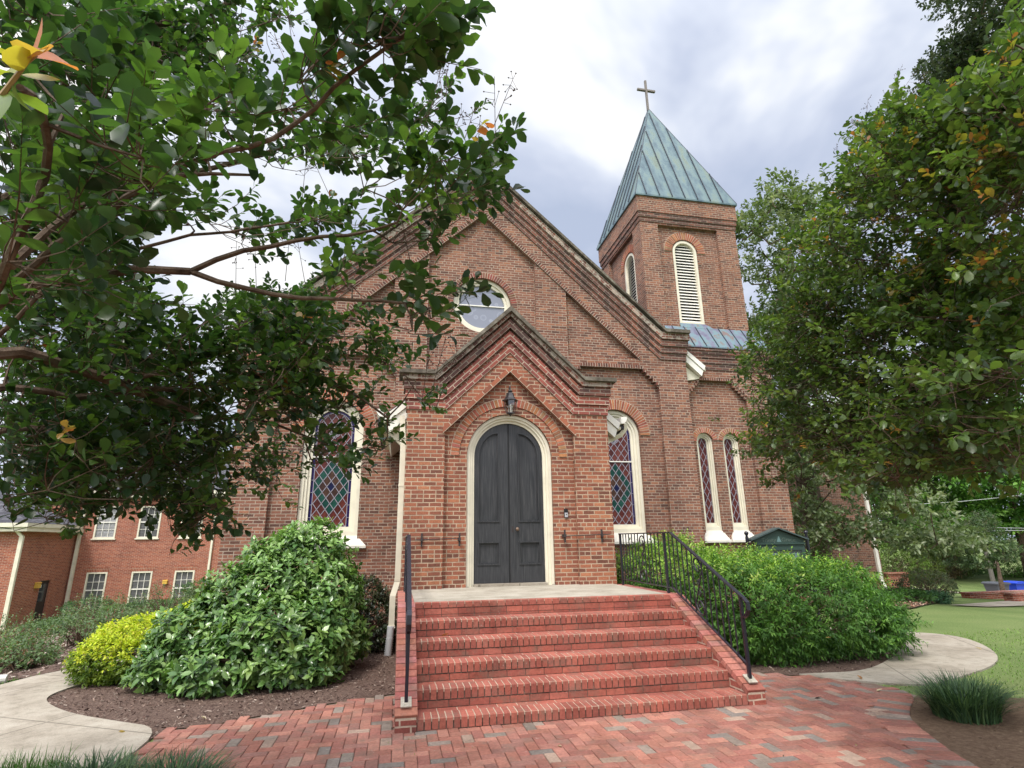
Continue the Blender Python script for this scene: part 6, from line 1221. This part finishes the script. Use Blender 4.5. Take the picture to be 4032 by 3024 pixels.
for px, py, Y, r_, h, c, lab in HED:
    p = at(px, py, 1, Y); z = float(terrain(p[0], Y)); h = max(p[2] - z, 1.0) + .5; c = np.array(c); shrub('hedge_mound', lab, 'hedge', [((p[0], Y, z + h * .5), (r_, 1.4, h * .55)), ((p[0] + r_ * .5, Y + .3, z + h * .45), (r_ * .7, 1.2, h * .45)), ((p[0] - r_ * .5, Y + .2, z + h * .4), (r_ * .7, 1.2, h * .45))], 700, .14, [c, c * 1.4, c * .65], [.4, .35, .25], nl=6, sl=2.0, mat='leaf_matt', jit=.5)

# ---- trees farther off
def tree(name, label, base, h, rx, ry, zc, n, L, pal, w, clumps=26, mat='leaf_matt', nl=8, sl=2.6, trunk_r=.25, group=None, polyg=None, drange=None, fill=.5, gl=(), droop=.05, jit=.45, cr=.3, tm=ELL, off=None):
    T = thing(name, tuple(base), label, 'tree', group); base = np.array(base, float)
    if polyg is not None:
        pts = []
        for pg, d0, d1, k in polyg: c2 = sample_poly(pg, k); pts.append(far_n(c2, rng.uniform(d0, d1, k)))
        C = np.vstack(pts); R_ = np.full(len(C), cr)
    else:
        d = norm(rng.normal(0, 1, (clumps, 3))); f = rng.uniform(.45, .95, (clumps, 1)); C = base + np.array([0, 0, zc]) + d * np.array([rx, ry, h - zc]) * f; R_ = np.full(clumps, min(rx, h - zc) * cr) * rng.uniform(.8, 1.3, clumps)
    if off:
        cc, rr, kk = off; d = norm(rng.normal(0, 1, (kk * 3, 3))); E_ = np.array(cc) + d * np.array(rr) * rng.uniform(.4, 1, (kk * 3, 1)); px = topix(E_); ins = (px[:, 0] < 2330) & (px[:, 1] > -110); E_ = E_[~ins][:kk]; C = np.vstack([C, E_]); R_ = np.r_[R_, np.full(len(E_), cr * 1.3)]
    k = rng.integers(0, len(C), n); dd = norm(rng.normal(0, 1, (n, 3))); dd[:, 2] = np.abs(dd[:, 2]) * .9 - .15; r_ = R_[k][:, None] * rng.uniform(fill, 1.0, (n, 1)); B = C[k] + dd * r_ * np.array([1, 1, .75]); B[:, 2] = np.maximum(B[:, 2], terrain(B[:, 0], B[:, 1]) + .25)
    D = dd + norm(B - (base + np.array([0, 0, zc]))) * .5 + np.array([0, 0, .25]); P, A, N, Ls, ii, s = shoots(B, D, nl, L * sl, L, 1.0, droop, jit); col = tone(pal, ii, n, .2, w); leaves('crown', P, A, N, Ls, tm, M[mat], T, col)
    mb = MB(); top = base + np.array([rng.normal(0, .2), rng.normal(0, .2), h * .82]); mb.tube([base - np.array([0, 0, .2]), base + np.array([.02, 0, h * .25]), (base + top) / 2, top], [trunk_r * 1.15, trunk_r * .9, trunk_r * .6, trunk_r * .12], 9); mb.build('trunk', M['bark'], T)
    mb = MB(); sk = [([base + np.array([0, 0, h * .15]), (base + top) / 2, top], (trunk_r * .3, trunk_r * .1))]; grow(mb, sk, C, trunk_r * .07); mb.build('limbs', M['bark'], T); return T
mag = [(.135, .185, .08), (.175, .23, .11), (.23, .275, .16), (.095, .135, .058), (.31, .345, .225)]
MX, MY = 13.1, 12.6; mz = float(terrain(MX, MY))
tree('magnolia', 'tall magnolia with pale leathery leaves rising behind the tower, its skirts near the lawn', (MX, MY, mz), 15.5, 5, 5, 6, 4200, .16, mag, [.26, .26, .2, .18, .1], mat='leaf_matt', trunk_r=.42, nl=8, sl=1.6, cr=.7, fill=.5,
     polyg=[([(1592, 470), (1640, 445), (1668, 410), (1690, 400), (1720, 440), (1765, 405), (1768, 450), (1740, 520), (1780, 560), (1800, 640), (1790, 760), (1700, 900), (1620, 740), (1600, 600)], 19, 24, 105), ([(1700, 900), (1790, 760), (1850, 860), (1920, 980), (1990, 1040), (1700, 1040)], 19, 24, 45), ([(1690, 960), (1720, 1130), (1740, 1195), (1800, 1190), (1880, 1200), (1930, 1180), (1960, 1190), (2010, 1200), (2075, 1205), (2085, 1170), (2050, 1120), (1990, 1080), (1950, 1000)], 18.5, 22, 70)])
tree('evergreen_tree', 'dark evergreen tree showing above the right crepe myrtle at the top right corner', (17.6, 5.0, float(terrain(17.6, 5.0))), 15, 4, 4, 9, 4600, .12, [(.05, .08, .04), (.075, .105, .06), (.10, .12, .085), (.04, .06, .035)], [.3, .3, .2, .2], mat='leaf_gloss', trunk_r=.35, nl=8, sl=1.7, cr=.65, fill=.3, off=((17.6, 5.0, 10), (4.5, 4.5, 6), 90),
     polyg=[([(2215, -60), (2050, -30), (2065, 10), (2130, 25), (2080, 55), (2120, 80), (2060, 110), (2010, 150), (2040, 180), (1995, 165), (2020, 215), (2120, 190), (2212, 150), (2260, 100)], 18.5, 21, 75)])
p = at(2150, 1190, 1, 15.5); b = at(2166, 1276, 1, 15.5); bz = float(terrain(b[0], 15.5))
tree('spreading_tree', 'small spreading tree with leaning trunk beside the wheeled bins', (b[0], 15.5, bz), 2.7, 2.2, 1.6, 1.7, 1700, .085, [(.075, .125, .05), (.105, .16, .07), (.055, .095, .04), (.12, .13, .07)], [.35, .3, .2, .15], trunk_r=.10, cr=.4, nl=8, sl=2.2, fill=.3, droop=.25,
     polyg=[([(2055, 1180), (2075, 1140), (2110, 1118), (2150, 1125), (2175, 1160), (2180, 1200), (2150, 1225), (2110, 1228), (2070, 1225), (2050, 1205)], 25.5, 28, 40)])
GRN = [(.065, .16, .026), (.10, .225, .034), (.15, .29, .05), (.05, .12, .026)]
FT = [(1870, 52, 12.5, 5.5, 'far tree directly behind the magnolia skirts'), (1985, 50, 11.5, 5, 'far bright green tree above the hedge mounds'), (2060, 56, 13, 6, 'far bright green tree just left of the utility pole'), (2140, 60, 15, 6.5, 'far tall bright green tree behind the utility pole'), (2215, 54, 14, 6, 'far bright green tree at the right edge above the bins'), (2330, 56, 14, 6.5, 'far green tree beyond the right edge'), (1760, 60, 12, 6, 'far tree hidden low behind the tower')]
for px, Dd, h, r_, lab in FT[:6]:
    q_ = far(px, 1200, Dd); z = float(terrain(q_[0], q_[1])); tree('far_tree', lab, (q_[0], q_[1], z), h, r_, r_, h * .55, 1700, .34, GRN, [.3, .32, .22, .16], clumps=34, trunk_r=.3, group='far trees beyond the street', nl=7, sl=2.0, cr=.42, fill=.4)
for i, (x, y, h, lab) in enumerate(((-36, 62, 11, 'far tree behind the annex, leftmost'), (-24, 66, 12, 'far tree behind the annex roof'), (-12, 64, 11, 'far tree in line with the annex end'))):
    tree('far_tree', lab, (x, y, float(terrain(x, y))), h * .8, 5, 5, h * .5, 900, .4, GRN, [.3, .32, .22, .16], clumps=24, trunk_r=.3, group='far trees beyond the street', nl=7, sl=2.0, cr=.42, fill=.4)

# ---- strap-leaved liriope clumps and lawn
def blades(name, C, H, spread, col, mat, parent=None, wd=.0045, seg=3, lean=.6, an=None):
    n = len(C); an = rng.uniform(0, 6.28, n) if an is None else an; dirx = np.stack([np.cos(an), np.sin(an), np.zeros(n)], -1); ln = rng.uniform(.15, 1, n)[:, None] * lean; side = np.cross(dirx, [0, 0, 1.0]); V = []
    for i in range(seg + 1):
        t = i / seg; p = C + dirx * (ln * H[:, None] * t ** 1.7) + np.array([0, 0, 1.0]) * (H[:, None] * (t - .32 * ln * t ** 2.5)); wv = wd * (1 - t ** 2 * .92)
        V += [p - side * wv, p + side * wv]
    V = np.stack(V, 1).reshape(-1, 3); F = [(2 * i, 2 * i + 1, 2 * i + 3, 2 * i + 2) for i in range(seg)]
    return fast_mesh(name, V, F, n, mat, parent, col)
def liriope(x, y, rx, ry, n, h, lab):
    a = rng.uniform(0, 6.28, n); r_ = np.sqrt(rng.uniform(0, 1, n)); C = np.stack([x + rx * r_ * np.cos(a), y + ry * r_ * np.sin(a), np.full(n, .0)], -1)
    pal = np.array([(.05, .10, .045), (.07, .135, .055), (.038, .08, .04), (.11, .18, .07)]); o = blades('liriope', C, h * rng.uniform(.7, 1.2, n) * (1 - .2 * r_ ** 2), 1, pal[rng.choice(4, n)] * rng.uniform(.8, 1.2, (n, 1)), M['grass'], wd=.0062, seg=4, lean=1.25, an=a + rng.normal(0, .8, n))
    return tag(o, lab, 'grass clump', 'liriope clumps')
liriope(3.42, -.82, .27, .24, 750, .40, 'dark strap-leaved clump in the curved bed at right, nearer the brick paving'); liriope(3.80, -.58, .20, .20, 450, .32, 'dark strap-leaved clump behind the other, on the lawn side of the right bed')
liriope(-3.88, -.82, .26, .22, 700, .28, 'dark strap-leaved clump at the bottom edge, left part of the pair by the paving'); liriope(-3.36, -.98, .26, .22, 700, .29, 'dark strap-leaved clump at the bottom edge, right beside the brick paving')
def tuft():
    n = 900; C = np.stack([rng.uniform(-5.2, -4.25, n), rng.uniform(-.65, -.33, n), np.zeros(n)], -1); o = blades('grass_tuft', C, rng.uniform(.1, .26, n), 1, np.array([(.07, .16, .03)]) * rng.uniform(.7, 1.3, (n, 1)), M['grass'], wd=.004, lean=.6); tag(o, 'bright green grass tuft in the bottom left corner beside the pale path', 'grass clump', 'liriope clumps')
tuft()
def lawn():
    n = 60000; P = np.stack([rng.uniform(3.4, 21, n), rng.uniform(-2, 11.5, n)], -1); ok = ~inpoly(P, PATH_R) & ~inpoly(P, RING) & ~inpoly(P, BED_R) & ~inpoly(P, FAR_BED) & ~inpoly(P, FARPATH) & (P[:, 1] < 3.2) & ~((P[:, 0] < 8.2) & (P[:, 1] > 4.2)) & ~inpoly(P, smoothpoly(PAVE, 0)) & ~((P[:, 0] < 6.3) & (P[:, 1] > 1.0) & (P[:, 1] < 5.4))
    P = P[ok]; n = len(P); C = np.stack([P[:, 0], P[:, 1], terrain(P[:, 0], P[:, 1])], -1); pal = np.array([(.14, .25, .045), (.18, .29, .06), (.21, .31, .08), (.12, .22, .04)]); o = blades('lawn_grass', C, rng.uniform(.018, .045, n), 1, pal[rng.choice(4, n)] * rng.uniform(.9, 1.1, (n, 1)), M['grass'], wd=.005, seg=2, lean=1.3); tag(o, 'short green lawn grass', 'grass', kind='stuff')
    n = 4000; P = np.stack([rng.uniform(-9.5, -6.4, n), rng.uniform(2.0, 3.6, n)], -1); ok = ~inpoly(P, PATH_L) & ~inpoly(P, ROSE); P = P[ok]; C = np.stack([P[:, 0], P[:, 1], terrain(P[:, 0], P[:, 1])], -1); o = blades('lawn_grass', C, rng.uniform(.03, .08, len(P)), 1, np.array([(.11, .21, .04)]) * rng.uniform(.7, 1.3, (len(P), 1)), M['grass'], wd=.005, seg=2); tag(o, 'short green grass by the drain pipe', 'grass', kind='stuff')
lawn()
def chips(poly, n, size, pal, lab, z=.012):
    P = sample_poly(poly, n); P = P[~inpoly(P, smoothpoly(PATH_L)) & ~inpoly(P, smoothpoly(PATH_R)) & ~inpoly(P, PAVE)]; n = len(P); T_ = np.array([(-.5, 0, 0), (.5, .02, .0), (.45, .28, .12), (-.4, .3, .1)]); F = [(0, 1, 2, 3)]
    A = rng.normal(0, 1, (n, 3)); A[:, 2] *= .35; N = np.array([0, 0, 1.0]) + rng.normal(0, .35, (n, 3)); A = norm(A); N = norm(N - (N * A).sum(-1, keepdims=True) * A); X = np.cross(A, N); L = size * rng.uniform(.4, 1.3, n)[:, None, None]
    C = np.stack([P[:, 0], P[:, 1], terrain(P[:, 0], P[:, 1]) + z + rng.uniform(0, .012, n)], -1); V = C[:, None] + L * (T_[None, :, 0:1] * X[:, None] + T_[None, :, 1:2] * A[:, None] + T_[None, :, 2:3] * N[:, None]); pal = np.array(pal)
    o = fast_mesh('bark_chips', V.reshape(-1, 3), F, n, M['chip'], None, pal[rng.choice(len(pal), n)] * rng.uniform(.7, 1.3, (n, 1))); tag(o, lab, 'mulch', kind='stuff')
BR = [(.10, .062, .05), (.15, .10, .08), (.21, .15, .12), (.07, .045, .04), (.30, .24, .2)]
chips(BED_L, 9000, .035, BR, 'fine brown bark mulch'); chips(BED_R, 3500, .04, BR, 'brown bark mulch under the hedge'); chips(RING, 1800, .022, [(.12, .08, .055), (.2, .15, .1), (.08, .055, .04)], 'bare crumbly soil and bits of bark'); chips(ROSE, 9000, .075, [(.24, .18, .15), (.33, .26, .22), (.16, .11, .095), (.42, .36, .31), (.10, .07, .06)], 'coarse pale bark chips in the rose bed', .035); chips(FAR_BED, 2500, .09, [(.22, .12, .08), (.3, .18, .12), (.14, .08, .06), (.4, .3, .22)], 'fallen reddish leaves in the bed by the hall', .035); chips(NEAR_BED, 1500, .04, BR, 'bark mulch under the left crepe myrtle')
FL_ = [((1760, 1509), .022, 0, .085, (.045, .025, .02), 'dark curled leaf lying on the brick paving right of the steps'), ((1893, 1493), .022, 0, .08, (.62, .52, .34), 'cream coloured fallen leaf on the paving near the curved path'), ((1862, 1468), .022, 0, .10, (.34, .17, .07), 'brown fallen leaf under the edge of the feathery hedge'), ((2122, 1403), .025, 0, .10, (.50, .38, .2), 'tan fallen leaf on the curved concrete path'), ((2075, 1546), .012, 0, .14, (.30, .11, .05), 'large rusty leaf at the foot of the strap-leaved clumps'), ((272, 1582), .02, 0, .07, (.50, .34, .12), 'yellow brown leaf on the mulch edge by the pale path'), ((446, 1553), .02, 0, .06, (.55, .45, .35), 'pale fallen leaf on the mulch below the glossy shrub'), ((1205, 1610), .022, 0, .06, (.62, .54, .38), 'pale yellow leaf on the paving in front of the steps'), ((2138, 1480), .02, 0, .12, (.55, .50, .25), 'yellow leaf on the grass above the strap-leaved clumps')]
for (px, py), z, _, L, c, lab in FL_:
    p = at(px, py, 2, z); a = rng.uniform(0, 6.28); o = leaves('fallen_leaf', np.array([p]), np.array([[math.cos(a), math.sin(a), .12]]), np.array([[.1, 0, 1.0]]), [L], tmpl([(0, 0), (.3, .2), (.65, .18), (1, 0)], .3, -.15), M['leaf_matt'], None, np.array([c])); tag(o, lab, 'leaf', 'fallen leaves')
for (px, py, k, c, lab) in ((962, 1393, 3, (.30, .10, .05), 'brown leaf lying at the left end of a middle step'), (1513, 1318, 2, (.45, .25, .09), 'orange leaf on the second lowest joint, right part of the steps'), (1660, 1357, 1, (.05, .03, .025), 'dark leaf on the second step near the right cheek wall')):
    z = .1187 + .1683 * k + .012; p = at(px, py, 2, z); p[1] = .307 * k + .2; a = rng.uniform(-.4, .4); o = leaves('fallen_leaf', np.array([p]), np.array([[math.cos(a), math.sin(a), .05]]), np.array([[.1, 0, 1.0]]), [.085], tmpl([(0, 0), (.3, .2), (.65, .18), (1, 0)], .3, -.15), M['leaf_matt'], None, np.array([c])); tag(o, lab, 'leaf', 'fallen leaves')

def litter():
    n = 420; P = np.stack([rng.uniform(-3.8, 3.4, n), rng.uniform(-2.6, 1.4, n)], -1); P = P[inpoly(P, PAVE) & ~((np.abs(P[:, 0]) < 1.95) & (P[:, 1] > -.03))]; n = len(P)
    A = norm(rng.normal(0, 1, (n, 3)) * np.array([1, 1, .15])); N = np.array([0, 0, 1.0]) + rng.normal(0, .25, (n, 3)); pal = np.array([(.16, .10, .06), (.3, .2, .1), (.42, .34, .2), (.08, .055, .04), (.2, .22, .07)])
    o = leaves('leaf_litter', np.stack([P[:, 0], P[:, 1], np.full(n, .024)], -1), A, N, rng.uniform(.008, .028, n), LANCE, M['leaf_matt'], None, pal[rng.choice(5, n)]); tag(o, 'tiny bits of dry leaf and grit scattered over the brick paving', 'litter', kind='stuff')
litter()
